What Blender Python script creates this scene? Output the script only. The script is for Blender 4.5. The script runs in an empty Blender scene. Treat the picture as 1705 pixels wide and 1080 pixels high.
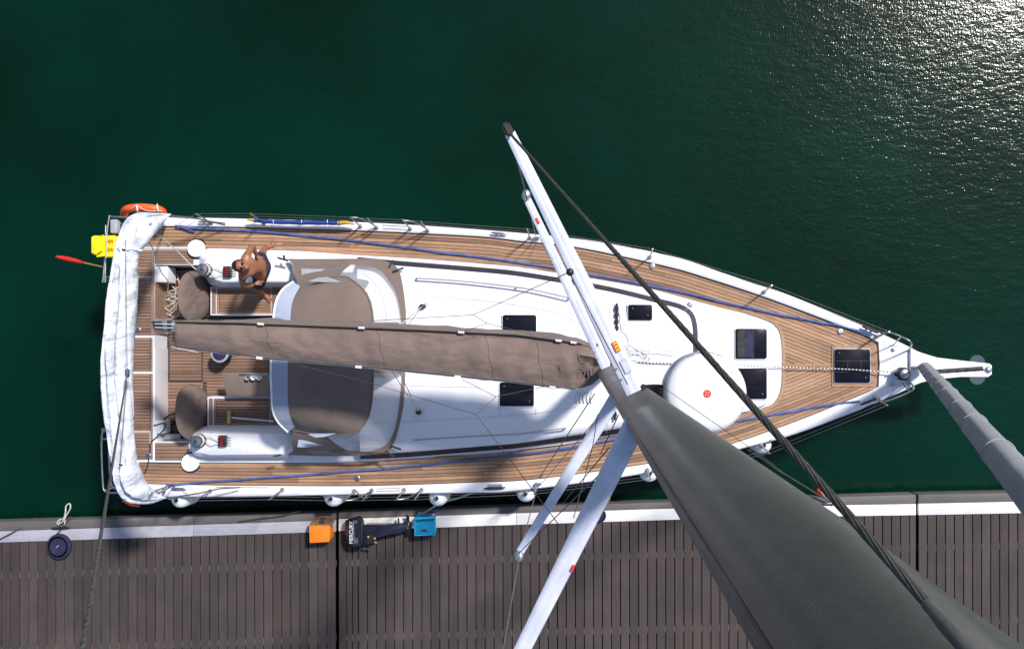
import bpy, bmesh, math, random
from mathutils import Vector, Quaternion, Matrix
random.seed(7)
SC = bpy.context.scene
COL = SC.collection
# ------------------------------------------------------------------ camera
F = 1500.0; W0, H0 = 1705.0, 1080.0
NX, NY = 972.0, 585.0             # where the plumb line meets the picture
ZD = 1.35                         # deck above the water
HC = ZD + 14.3                    # lens height, up the mast
cam_d = bpy.data.cameras.new('camera'); cam = bpy.data.objects.new('camera', cam_d); COL.objects.link(cam)
cam_d.sensor_width = 36; cam_d.lens = F / W0 * 36; cam_d.clip_start = 0.05; cam_d.clip_end = 6000
dn = Vector(((NX - W0/2)/F, -(NY - H0/2)/F, -1)).normalized()
RQ = dn.rotation_difference(Vector((0, 0, -1)))
cam.rotation_mode = 'QUATERNION'; cam.rotation_quaternion = RQ; cam.location = (0, 0, HC)
SC.camera = cam
# ------------------------------------------------------------------ light
SUN_AZ, SUN_EL = math.radians(43), math.radians(51.5)      # azimuth from +X towards +Y
sd = Vector((math.cos(SUN_EL)*math.cos(SUN_AZ), math.cos(SUN_EL)*math.sin(SUN_AZ), math.sin(SUN_EL)))
wd = bpy.data.worlds.new('World'); SC.world = wd; wd.use_nodes = True
nt = wd.node_tree; bg = nt.nodes['Background']
sk = nt.nodes.new('ShaderNodeTexSky'); sk.sky_type = 'NISHITA'; sk.sun_disc = False
sk.sun_elevation = SUN_EL; sk.sun_rotation = math.pi/2 - SUN_AZ
nt.links.new(sk.outputs[0], bg.inputs[0]); bg.inputs[1].default_value = 0.13
sl = bpy.data.lights.new('sun', 'SUN'); sl.energy = 4.6; sl.angle = math.radians(5); sl.color = (1, .965, .91)
so = bpy.data.objects.new('sun', sl); COL.objects.link(so)
so.rotation_mode = 'QUATERNION'; so.rotation_quaternion = sd.to_track_quat('Z', 'Y'); so.location = (6, 5, 30)
vs = SC.view_settings; vs.view_transform = 'Standard'; vs.look = 'None'; vs.exposure = 0.25; vs.gamma = 1; vs.use_curve_mapping = False
SC.render.engine = 'CYCLES'; SC.cycles.max_bounces = 8; SC.cycles.transparent_max_bounces = 12
try: SC.cycles.use_denoising = True
except Exception: pass

def P(px, py, z):
    """point of the picture at height z above the water"""
    d = RQ @ Vector(((px - W0/2)/F, -(py - H0/2)/F, -1))
    return Vector((0, 0, HC)) + d * ((z - HC)/d.z)
def T(px, py, h=0.0): return P(px, py, ZD + h)
def PD(px, py, D): return P(px, py, HC - D)

# ------------------------------------------------------------------ materials
MATS = {}
class N:
    def __init__(s, name):
        s.m = bpy.data.materials.new(name); s.m.use_nodes = True; s.t = s.m.node_tree
        s.b = s.t.nodes['Principled BSDF']; s.o = s.t.nodes['Material Output']
    def n(s, typ, **kw):
        nd = s.t.nodes.new('ShaderNode' + typ)
        for k, v in kw.items():
            if k.startswith('i_'): nd.inputs[int(k[2:])].default_value = v
            else: setattr(nd, k, v)
        return nd
    def l(s, a, b): s.t.links.new(a, b)
    def coord(s, scale=(1,1,1), rot=(0,0,0), which='Object'):
        tc = s.n('TexCoord'); mp = s.n('Mapping'); s.l(tc.outputs[which], mp.inputs[0])
        mp.inputs['Scale'].default_value = scale; mp.inputs['Rotation'].default_value = rot
        return mp.outputs[0]
    def noise(s, co, scale, detail=4, rough=.5):
        nd = s.n('TexNoise'); s.l(co, nd.inputs['Vector'])
        nd.inputs['Scale'].default_value = scale; nd.inputs['Detail'].default_value = detail; nd.inputs['Roughness'].default_value = rough
        return nd.outputs[0]
    def ramp(s, fac, stops):
        r = s.n('ValToRGB'); s.l(fac, r.inputs[0]); e = r.color_ramp.elements
        while len(e) < len(stops): e.new(.5)
        for k, (p, c) in enumerate(stops):
            e[k].position = p; e[k].color = tuple(c) + (1,) if not isinstance(c, (int, float)) else (c, c, c, 1)
        return r.outputs[0]
    def mix(s, f, a, b, mode='MIX'):
        m = s.n('MixRGB', blend_type=mode)
        for k, v in ((0, f), (1, a), (2, b)):
            if isinstance(v, (int, float)): m.inputs[k].default_value = v if k == 0 else (v, v, v, 1)
            elif isinstance(v, tuple): m.inputs[k].default_value = v + (1,)
            else: s.l(v, m.inputs[k])
        return m.outputs[0]
    def bump(s, h, strength=.3, dist=.01, prev=None):
        b = s.n('Bump'); s.l(h, b.inputs['Height']); b.inputs['Strength'].default_value = strength; b.inputs['Distance'].default_value = dist
        if prev: s.l(prev, b.inputs['Normal'])
        s.l(b.outputs[0], s.b.inputs['Normal']); return b.outputs[0]
    def set(s, **kw):
        for k, v in kw.items():
            k = {'color': 'Base Color', 'rough': 'Roughness', 'metal': 'Metallic', 'trans': 'Transmission Weight', 'spec': 'Specular IOR Level', 'alpha': 'Alpha', 'ior': 'IOR', 'coat': 'Coat Weight', 'sheen': 'Sheen Weight'}[k]
            if isinstance(v, tuple): s.b.inputs[k].default_value = v + (1,)
            elif isinstance(v, (int, float)): s.b.inputs[k].default_value = v
            else: s.l(v, s.b.inputs[k])
        return s

def simple(name, col, rough=.5, metal=0, var=.12, nscale=6, bumps=None, **kw):
    n = N(name); co = n.coord()
    f = n.noise(co, nscale, 5, .6)
    lo = tuple(c*(1-var*1.6) for c in col); hi = tuple(min(1, c*(1+var)) for c in col)
    n.set(color=n.ramp(f, [(.3, lo), (.7, hi)]), metal=metal, **kw)
    n.set(rough=n.ramp(n.noise(co, nscale*2.7, 3), [(.3, max(.02, rough*.8)), (.7, min(1, rough*1.2))]))
    if bumps: n.bump(n.noise(co, bumps[0], 3), bumps[1], bumps[2])
    MATS[name] = n.m; return n.m

def m_gelcoat(name, col, grip=0.0):
    n = N(name); co = n.coord()
    f = n.noise(co, 1.3, 6, .6); g = n.noise(co, 14, 4, .6)
    c = n.mix(.5, n.ramp(f, [(.3, tuple(x*.93 for x in col)), (.7, col)]), n.ramp(g, [(.25, tuple(x*.9 for x in col)), (.55, col)]))
    n.set(color=c, rough=.32 if not grip else .62, coat=0.0)
    if grip:
        v = n.n('TexVoronoi'); n.l(co, v.inputs['Vector']); v.inputs['Scale'].default_value = 160
        n.bump(v.outputs[0], grip, .002)
    MATS[name] = n.m
m_gelcoat('gelcoat', (.70, .69, .725)); m_gelcoat('grip', (.70, .69, .725), .5)

def m_teak(name, base, dark, along=(1.2, 26, 8)):
    n = N(name); co = n.coord(scale=along)
    g = n.n('NewGeometry'); ri = g.outputs['Random Per Island']
    grain = n.noise(co, 1.6, 6, .65)
    c0 = n.ramp(ri, [(0, dark), (.45, base), (.8, tuple(min(1, x*1.22) for x in base)), (1, tuple(x*.84 for x in base))])
    c1 = n.mix(.75, c0, n.ramp(grain, [(.3, .62), (.7, 1.0)]), 'MULTIPLY')
    st = n.noise(n.coord(), 1.4, 6, .7)
    c2 = n.mix(.8, c1, n.ramp(st, [(.32, (.66, .64, .62)), (.6, (1, 1, 1))]), 'MULTIPLY')
    n.set(color=c2, rough=.72); n.bump(grain, .35, .004)
    MATS[name] = n.m
m_teak('teak', (.40, .228, .132), (.23, .128, .085))
m_teak('teak_stern', (.29, .168, .115), (.20, .112, .075))
simple('caulk', (.028, .024, .024), .6)
simple('black', (.012, .012, .014), .4)
simple('black_matt', (.02, .02, .022), .75)
simple('grey_band', (.028, .026, .040), .5, spec=.2)
simple('steel', (.42, .42, .44), .38, 1.0, .1)
simple('alloy', (.50, .50, .52), .4, .9, .1)
simple('white_paint', (.50, .52, .62), .35)
simple('white_plastic', (.80, .80, .80), .4)
simple('grey_plastic', (.33, .34, .38), .5)
simple('red', (.55, .02, .015), .45)
simple('skin_red', (.5, .05, .03), .5)
simple('orange', (.85, .10, .015), .5, var=.1)
simple('orange_box', (.85, .19, .008), .45, var=.1)
simple('rust', (.16, .095, .06), .75, var=.4, nscale=12)
simple('yellow', (.85, .72, .005), .6, var=.1)
simple('wood', (.30, .15, .06), .55)
simple('brush', (.50, .32, .12), .8)
simple('navy', (.012, .014, .05), .75, var=.3)
simple('engine', (.014, .015, .032), .28, var=.3)
simple('blue', (.01, .035, .20), .6)
simple('gold', (.50, .30, .03), .55)
simple('crate_blue', (.006, .28, .50), .45)
simple('rope', (.52, .49, .45), .85, bumps=(120, .6, .004))
simple('rope_grey', (.24, .23, .22), .85, bumps=(120, .6, .004))
simple('rope_dark', (.05, .045, .042), .75, bumps=(120, .6, .004))
simple('wire', (.20, .19, .18), .42, .6, .2, 40)
simple('wire_dark', (.085, .08, .075), .5, .35, .25, 60)
simple('webbing', (.06, .10, .30), .75, var=.25, nscale=9)
simple('lavender', (.36, .38, .52), .35)
simple('skin', (.27, .105, .055), .5, var=.12, nscale=9, bumps=(60, .15, .003))
simple('hair', (.012, .009, .008), .55)
simple('shorts', (.012, .014, .03), .8, bumps=(40, .4, .008))
simple('board', (.1, .08, .08), .8)
simple('sticker', (.80, .12, .01), .5)

def m_canvas(name, col, wr=.5):
    n = N(name); co = n.coord()
    f = n.noise(co, 2.2, 6, .6); w = n.noise(n.coord(scale=(1, 1.7, 1), rot=(0, 0, .6)), 3.2, 2, .45)
    c = n.ramp(f, [(.28, tuple(x*.82 for x in col)), (.72, tuple(x*1.1 for x in col))])
    wv = n.noise(co, 420, 2)
    n.set(color=c, rough=.88, sheen=.08)
    b1 = n.bump(w, wr, .11); n.bump(wv, .3, .002, b1)
    MATS[name] = n.m
m_canvas('canvas', (.168, .117, .100), .5); m_canvas('canvas_tight', (.160, .117, .098), .15)
m_canvas('cloth_white', (.60, .62, .68), .9); m_canvas('sail_grey', (.25, .245, .27), .15)

def m_window(name, col, alpha, rough=.12):
    n = N(name); co = n.coord()
    w = n.noise(n.coord(scale=(1, 2, 1)), 3.5, 3); n.set(color=col, rough=rough, alpha=alpha); n.bump(w, .35, .03)
    MATS[name] = n.m
m_window('vinyl', (.72, .73, .80), .3); m_window('vinyl_grey', (.36, .39, .50), .88)
simple('tinted', (.006, .006, .011), .1, spec=.25, bumps=(3, .02, .002))
simple('rail_grey', (.34, .34, .36), .4, spec=.3)
m_window('acrylic', (.10, .13, .16), .5)

n = N('mast_metal'); co = n.coord()
f = n.noise(n.coord(scale=(1, 1, .35)), 3.2, 7, .65); f2 = n.noise(co, 55, 4, .7)
n.set(color=n.mix(.4, n.ramp(f, [(.3, (.12, .14, .135)), (.7, (.25, .24, .245))]), n.ramp(f2, [(.3, (.12, .125, .13)), (.7, (.24, .235, .24))])), metal=.75)
n.set(rough=n.ramp(f, [(.3, .36), (.7, .5)])); n.bump(f2, .08, .002); MATS['mast_metal'] = n.m
sc_ = n.noise(n.coord(scale=(22, 22, 1.2), rot=(.3, .2, 0)), 3, 4, .7); sp_ = n.noise(n.coord(), 130, 2)
old = n.b.inputs['Base Color'].links[0].from_socket
n.set(color=n.mix(n.ramp(n.mix(1.0, sc_, sp_, 'MULTIPLY'), [(.40, 0.0), (.47, .5)]), old, (.42, .42, .40)))

n = N('dock_board'); oi = n.n('ObjectInfo'); co = n.coord(scale=(30, 1.2, 8))
gr = n.noise(co, 1.0, 6, .7); st = n.noise(n.coord(), 1.1, 6, .65); sp = n.noise(n.coord(), 28, 4, .7)
c = n.ramp(oi.outputs['Random'], [(0, (.042, .028, .025)), (.5, (.053, .037, .034)), (1, (.064, .047, .045))])
c = n.mix(.75, c, n.ramp(gr, [(.3, .62), (.7, 1.1)]), 'MULTIPLY')
c = n.mix(.8, c, n.ramp(st, [(.3, (.62, .66, .66)), (.55, (1, 1, 1)), (.76, (1.5, 1.42, 1.4))]), 'MULTIPLY')
c = n.mix(n.ramp(sp, [(.66, 0.0), (.8, .35)]), c, (.2, .18, .17))
wv = n.n('TexWave', wave_type='BANDS', bands_direction='X'); n.l(n.coord(), wv.inputs['Vector']); wv.inputs['Scale'].default_value = 18
wv.inputs['Distortion'].default_value = .3
c = n.mix(.25, c, n.ramp(wv.outputs[1], [(.1, .7), (.4, 1.0)]), 'MULTIPLY')
n.set(color=c, rough=.78); b = n.bump(wv.outputs[1], .5, .004); n.bump(gr, .3, .003, b); MATS['dock_board'] = n.m

def m_strip(name, col):
    n = N(name); co = n.coord(scale=(1.5, 40, 4)); gr = n.noise(co, 1.2, 6, .7); st = n.noise(n.coord(), 3, 5, .65)
    c = n.mix(.8, n.ramp(gr, [(.3, tuple(x*.78 for x in col)), (.65, col)]), n.ramp(st, [(.3, .8), (.6, 1.0)]), 'MULTIPLY')
    n.set(color=c, rough=.7); n.bump(gr, .4, .004); MATS[name] = n.m
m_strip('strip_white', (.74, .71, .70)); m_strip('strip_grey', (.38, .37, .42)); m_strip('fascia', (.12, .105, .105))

# water: dark green body colour, fine crossing ripples
n = N('water'); tc = n.coord(which='Object')
def wn(scale, sx, sy, rot, detail=3, rough=.55):
    return n.noise(n.coord(scale=(sx, sy, 1), rot=(0, 0, rot)), scale, detail, rough)
big = wn(.22, 1, 1, 0, 4); mid = wn(2.9, 1, 2.2, math.radians(-30), 3); rip = wn(8.5, 1, 2.2, math.radians(-20), 3, .6); rip2 = wn(15, 2.4, 1, math.radians(12), 2)
h = n.n('Math', operation='MULTIPLY_ADD'); n.l(mid, h.inputs[0]); h.inputs[1].default_value = 2.2; n.l(rip, h.inputs[2])
h2 = n.n('Math', operation='MULTIPLY_ADD'); n.l(rip2, h2.inputs[0]); h2.inputs[1].default_value = .7; n.l(h.outputs[0], h2.inputs[2])
n.set(color=n.ramp(big, [(.32, (.0004, .0075, .0026)), (.5, (.0001, .0130, .0060)), (.68, (.0001, .0180, .0098))]), rough=.13, ior=1.333, spec=.4)
n.bump(h2.outputs[0], 1.0, .0038); MATS['water'] = n.m

n = N('check_rope'); wv = n.n('TexWave', wave_type='BANDS', bands_direction='X'); n.l(n.coord(), wv.inputs['Vector']); wv.inputs['Scale'].default_value = 6
n.set(color=n.ramp(wv.outputs[1], [(.45, (.05, .05, .06)), (.55, (.7, .7, .68))]), rough=.8); MATS['check_rope'] = n.m

# ------------------------------------------------------------------ object helpers
def props(o, label=None, cat=None, group=None, kind=None):
    if label: o['label'] = label
    if cat: o['category'] = cat
    if group: o['group'] = group
    if kind: o['kind'] = kind
    return o
def thing(name, label, cat, loc=(0, 0, 0), group=None, kind=None):
    o = bpy.data.objects.new(name, None); o.empty_display_size = .1; COL.objects.link(o); o.location = loc
    return props(o, label, cat, group, kind)
def world_inv(p):
    m = Matrix.Identity(4); ch = []
    while p: ch.append(p); p = p.parent
    for q in reversed(ch): m = m @ q.matrix_parent_inverse @ Matrix.LocRotScale(q.location, q.rotation_euler, q.scale)
    return m.inverted()
def link(name, me, mat, parent=None, smooth=35, **kw):
    o = bpy.data.objects.new(name, me); COL.objects.link(o)
    for mm in (mat if isinstance(mat, (list, tuple)) else [mat]):
        if len(me.materials) < len(mat if isinstance(mat, (list, tuple)) else [mat]): me.materials.append(MATS[mm])
    if parent: o.parent = parent; o.matrix_parent_inverse = world_inv(parent)
    if smooth is not None:
        me.shade_smooth(); me.set_sharp_from_angle(angle=math.radians(smooth))
    return props(o, **kw)
def from_bm(bm, name):
    bmesh.ops.recalc_face_normals(bm, faces=bm.faces)
    me = bpy.data.meshes.new(name); bm.to_mesh(me); bm.free(); return me
def pyd(name, V, Fc, mat, parent=None, smooth=35, recalc=True, **kw):
    me = bpy.data.meshes.new(name); me.from_pydata([tuple(v) for v in V], [], Fc); me.update()
    if recalc:
        bm = bmesh.new(); bm.from_mesh(me); bmesh.ops.recalc_face_normals(bm, faces=bm.faces); bm.to_mesh(me); bm.free()
    return link(name, me, mat, parent, smooth, **kw)

def prism(name, top, h, mat, parent=None, bevel=0.0, bot=None, seg=2, **kw):
    """solid from a 3D outline `top`, straight down by h (or to the outline `bot`)"""
    bm = bmesh.new(); n_ = len(top)
    a = [bm.verts.new(v) for v in top]; b = [bm.verts.new(v) for v in (bot or [v - Vector((0, 0, h)) for v in top])]
    ft = bm.faces.new(a); bm.faces.new(list(reversed(b)))
    for i in range(n_): bm.faces.new((a[i], b[i], b[(i+1) % n_], a[(i+1) % n_]))
    if bevel:
        bmesh.ops.bevel(bm, geom=[e for e in bm.edges if e.verts[0] in a or e.verts[1] in a], offset=bevel, segments=seg, affect='EDGES', profile=.5, clamp_overlap=True)
    return link(name, from_bm(bm, name), mat, parent, 40, **kw)
def prect(name, x0, y0, x1, y1, h, th, mat, parent=None, bevel=.005, **kw):
    return prism(name, [T(x0, y0, h), T(x1, y0, h), T(x1, y1, h), T(x0, y1, h)], th, mat, parent, bevel, **kw)
def rrect(x0, y0, x1, y1, h, r=4, n_=4):
    pts = []
    for cx, cy, a0 in ((x1-r, y1-r, 0), (x0+r, y1-r, 90), (x0+r, y0+r, 180), (x1-r, y0+r, 270)):
        for k in range(n_+1):
            a = math.radians(a0 + 90*k/n_); pts.append(T(cx + r*math.cos(a), cy + r*math.sin(a), h))
    return pts
def catmull(pts, sub=6):
    pts = [Vector(p) for p in pts]
    if len(pts) < 3: return pts
    out = []
    for i in range(len(pts)-1):
        p0 = pts[max(i-1, 0)]; p1 = pts[i]; p2 = pts[i+1]; p3 = pts[min(i+2, len(pts)-1)]
        for k in range(sub):
            t = k/sub
            out.append(.5*((2*p1) + (p2-p0)*t + (2*p0-5*p1+4*p2-p3)*t*t + (3*p1-p0-3*p2+p3)*t**3))
    out.append(pts[-1]); return out
def tube_geo(pts, r, sides=8, lobes=0, twist=0.0, lobe_amp=.12, flat=1.0, closed=False):
    V, Fc = [], []; pts = [Vector(p) for p in pts]; n_ = len(pts)
    t0 = (pts[1]-pts[0]).normalized(); up = Vector((0, 0, 1)) if abs(t0.z) < .9 else Vector((1, 0, 0))
    nrm = (up - t0*up.dot(t0)).normalized(); L = 0
    for i, p in enumerate(pts):
        t = (pts[min(i+1, n_-1)] - pts[max(i-1, 0)]).normalized()
        nrm = (nrm - t*nrm.dot(t)).normalized(); bn = t.cross(nrm)
        if i: L += (pts[i]-pts[i-1]).length
        rr = r(i/(n_-1)) if callable(r) else r
        for k in range(sides):
            a = 2*math.pi*k/sides
            q = rr*(1 + (lobe_amp*math.cos(lobes*(a) ) if lobes else 0)); a2 = a + twist*L
            V.append(p + nrm*math.cos(a2)*q*flat + bn*math.sin(a2)*q)
    for i in range(n_-1):
        for k in range(sides):
            Fc.append((i*sides+k, i*sides+(k+1) % sides, (i+1)*sides+(k+1) % sides, (i+1)*sides+k))
    Fc.append(tuple(range(sides-1, -1, -1))); Fc.append(tuple(range((n_-1)*sides, n_*sides)))
    return V, Fc
def tube(name, pts, r, mat, parent=None, sides=8, sm=0, smooth=60, lobes=0, twist=0., flat=1.0, lobe_amp=.12, **kw):
    if sm: pts = catmull(pts, sm)
    V, Fc = tube_geo(pts, r, sides, lobes, twist, lobe_amp, flat)
    return pyd(name, V, Fc, mat, parent, smooth, **kw)
def tubes(name, lst, r, mat, parent=None, sides=6, **kw):
    V, Fc = [], []
    for pts in lst:
        v, f = tube_geo(pts, r, sides); o = len(V); V += v; Fc += [tuple(i+o for i in q) for q in f]
    return pyd(name, V, Fc, mat, parent, 60, **kw)
def loft(name, rows, mat, parent=None, closed=False, caps=False, smooth=50, matidx=None, **kw):
    V, Fc = [], []; m = len(rows[0])
    for r in rows: V += list(r)
    mi = []
    for i in range(len(rows)-1):
        for k in range(m if closed else m-1):
            Fc.append((i*m+k, i*m+(k+1) % m, (i+1)*m+(k+1) % m, (i+1)*m+k)); mi.append(matidx(i, k) if matidx else 0)
    if caps:
        Fc.append(tuple(range(m-1, -1, -1))); Fc.append(tuple(range((len(rows)-1)*m, len(rows)*m))); mi += [0, 0]
    o = pyd(name, V, Fc, mat, parent, smooth, **kw)
    if matidx:
        for p_, k in zip(o.data.polygons, mi): p_.material_index = k
    return o
def lathe(name, prof, mat, parent=None, at=Vector((0, 0, 0)), sides=24, axis=Vector((0, 0, 1)), smooth=40, **kw):
    q = Vector((0, 0, 1)).rotation_difference(axis); rows = []
    for r, z in prof:
        rows.append([Vector(at) + q @ Vector((max(r, 1e-4)*math.cos(2*math.pi*k/sides), max(r, 1e-4)*math.sin(2*math.pi*k/sides), z)) for k in range(sides)])
    return loft(name, rows, mat, parent, True, True, smooth, **kw)
def box(name, c, s, mat, parent=None, bevel=.004, rot=0, rq=None, **kw):
    bm = bmesh.new(); bmesh.ops.create_cube(bm, size=1)
    for v in bm.verts: v.co = Vector((v.co.x*s[0], v.co.y*s[1], v.co.z*s[2]))
    if bevel: bmesh.ops.bevel(bm, geom=bm.edges[:], offset=bevel, segments=2, affect='EDGES', clamp_overlap=True)
    R = rq.to_matrix() if rq else Matrix.Rotation(rot, 3, 'Z')
    for v in bm.verts: v.co = R @ v.co + Vector(c)
    return link(name, from_bm(bm, name), mat, parent, 40, **kw)
def ball(name, c, s, mat, parent=None, seg=20, **kw):
    bm = bmesh.new(); bmesh.ops.create_uvsphere(bm, u_segments=seg, v_segments=seg//2, radius=1)
    for v in bm.verts: v.co = Vector((v.co.x*s[0], v.co.y*s[1], v.co.z*s[2])) + Vector(c)
    return link(name, from_bm(bm, name), mat, parent, 80, **kw)
def plate_hole(outer, inner):
    bm = bmesh.new()
    for loop in (outer, inner):
        vs_ = [bm.verts.new(v) for v in loop]
        for i in range(len(vs_)): bm.edges.new((vs_[i], vs_[(i+1) % len(vs_)]))
    bmesh.ops.triangle_fill(bm, edges=bm.edges[:], use_beauty=True)
    return bm
def inset2(pts, d):
    """shift a px polyline to its left-hand side (screen, y down) by d"""
    out = []
    for i in range(len(pts)):
        a = Vector(pts[max(i-1, 0)]); b = Vector(pts[min(i+1, len(pts)-1)]); t = (b-a).normalized()
        out.append((pts[i][0] - t.y*d, pts[i][1] + t.x*d))
    return out
def sm2(pts, sub=5): return [(v.x, v.y) for v in catmull([Vector((p[0], p[1], 0)) for p in pts], sub)]

# ================================================================== WATER
V = []; Fc = []
me = bpy.data.meshes.new('water'); S = 1500
me.from_pydata([(-S, -S, 0), (S, -S, 0), (S, S, 0), (-S, S, 0)], [], [(0, 1, 2, 3)])
link('water', me, 'water', None, None, kind='structure')

# ================================================================== THE YACHT: hull and deck
yacht = thing('sailing_yacht', 'white sailing yacht with teak decks moored alongside the wooden pontoon', 'sailing yacht', T(800, 602, -ZD))
PORT = [(212, 392), (216, 374), (232, 364), (285, 362), (440, 365), (600, 370), (740, 378), (890, 390), (1000, 403), (1120, 427), (1180, 446), (1245, 469), (1310, 490), (1407, 530), (1462, 553), (1517, 579)]
STBD = [(212, 795), (217, 814), (236, 824), (300, 826), (440, 825), (621, 822), (803, 819), (860, 816), (940, 807), (1033, 794), (1090, 784), (1150, 770), (1235, 746), (1310, 726), (1407, 691), (1462, 668), (1517, 644)]
pP = sm2(PORT, 5); pS = sm2(STBD, 5)
out_px = pP + [(1538, 592), (1546, 611), (1538, 631)] + pS[::-1]
deck_out = [T(x, y) for x, y in out_px]
mid = T(800, 602)
def hull_ring(z, k, bowk):
    r = []
    for v in deck_out:
        x = v.x; y = v.y - mid.y
        xr = (x - mid.x); f = k if xr < 0 else k - (k-bowk)*min(1, xr/6.2)**3
        r.append(Vector((mid.x + xr*(1 - (1-f)*.35), mid.y + y*f, z)))
    return r
rows = [[Vector((v.x, v.y, ZD + .045)) for v in deck_out]]
rows[0] = [mid + (v - mid)*1.0 + Vector((0, 0, .045)) for v in deck_out]
rows += [hull_ring(ZD - .03, 1.004, 1.0), hull_ring(ZD - .5, .995, .93), hull_ring(.45, .97, .85), hull_ring(0.0, .92, .74), hull_ring(-.4, .72, .55)]
loft('hull', rows, 'gelcoat', yacht, True, False, 60)
hull_bot = rows[-1]
# dark rubbing band under the deck edge
loft('rubbing_strake', [hull_ring(ZD - .06, 1.008, 1.004), hull_ring(ZD - .085, 1.012, 1.008), hull_ring(ZD - .11, 1.008, 1.004)], 'black', yacht, True, False, 60)

TP = [(222, 377), (290, 377), (440, 379), (621, 385), (800, 394), (860, 401), (961, 412), (1111, 444), (1180, 464), (1277, 496), (1407, 545), (1459, 566)]
TS = [(222, 804), (290, 806), (440, 808), (621, 808), (800, 802), (860, 800), (943, 791), (1080, 771), (1160, 754), (1235, 733), (1330, 699), (1407, 668), (1459, 646)]
IP = [(222, 411), (345, 412), (500, 417), (596, 424), (700, 430), (860, 443), (989, 463), (1085, 480), (1180, 506), (1240, 521), (1277, 533), (1294, 544), (1301, 562), (1303, 585), (1303, 607)]
IS = [(222, 769), (329, 770), (543, 770), (673, 765), (860, 751), (940, 741), (1023, 727), (1100, 717), (1180, 700), (1245, 686), (1280, 676), (1296, 661), (1302, 640), (1303, 610)]
sTP = sm2(TP); sTS = sm2(TS); sIP = sm2(IP); sIS = sm2(IS)
# raised gunwale between outer edge and teak
def gun(name, o_px, i_px):
    N_ = 60
    def res(pl):
        L = [0]
        for a, b in zip(pl, pl[1:]): L.append(L[-1] + math.dist(a, b))
        o = []
        for k in range(N_):
            d = L[-1]*k/(N_-1); j = max(q for q in range(len(L)) if L[q] <= d + 1e-9); j = min(j, len(pl)-2)
            f = (d-L[j])/max(1e-9, L[j+1]-L[j]); o.append((pl[j][0]+(pl[j+1][0]-pl[j][0])*f, pl[j][1]+(pl[j+1][1]-pl[j][1])*f))
        return o
    A = res(o_px); B = res(i_px); rows = []
    for a, b in zip(A, B):
        def q(t, h): return T(a[0]+(b[0]-a[0])*t, a[1]+(b[1]-a[1])*t, h)
        rows.append([q(-.02, -.06), q(-.03, .03), q(.06, .055), q(.45, .06), q(.86, .055), q(.97, .045), q(1.0, -.02)])
    return loft(name, rows, 'gelcoat', yacht, False, False, 50)
gun('gunwale', [p for p in pP if p[0] >= 212], [(216, 392), (219, 380)] + sTP + [(1463, 571)])
gun('gunwale', [p for p in pS if p[0] >= 212], [(216, 795), (219, 802)] + sTS + [(1463, 642)])
# black seam along the inside of the gunwale
for pl in (sTP, sTS):
    tube('deck_seam', [T(x, y, .022) for x, y in pl + [(1463, 571 if pl is sTP else 642)]], .009, 'black', yacht, 6)
# bow plate
prism('bow_plate', [T(1463, 570, .05), T(1460, 553, .05), T(1490, 566, .05), T(1517, 580, .05), T(1538, 593, .05), T(1545, 611, .05), T(1538, 630, .05), T(1517, 643, .05), T(1490, 656, .05), T(1460, 667, .05), T(1463, 643, .05), T(1465, 607, .05)], .1, 'gelcoat', yacht, .012)
# deck with the cockpit cut out
well = [(258, 441), (345, 441), (352, 470), (492, 470), (492, 716), (345, 716), (322, 735), (262, 735), (256, 700)]
bm = plate_hole([v - Vector((0, 0, .002)) for v in hull_ring(ZD - .002, .996, .996)], [T(x, y, -.002) for x, y in well])
link('deck', from_bm(bm, 'deck'), 'gelcoat', yacht, 40)
# cockpit tub
SO = -.46
rowt = [[T(x, y, -.002) for x, y in well]]
bott = [Vector((v.x, v.y, ZD + SO)) for v in rowt[0]]
loft('cockpit_wall', [rowt[0] + rowt[0][:1], bott + bott[:1]], 'gelcoat', yacht, False, False, 30)
prism('cockpit_sole', [v + Vector((0, 0, .001)) for v in bott], .03, 'caulk', yacht)

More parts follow.
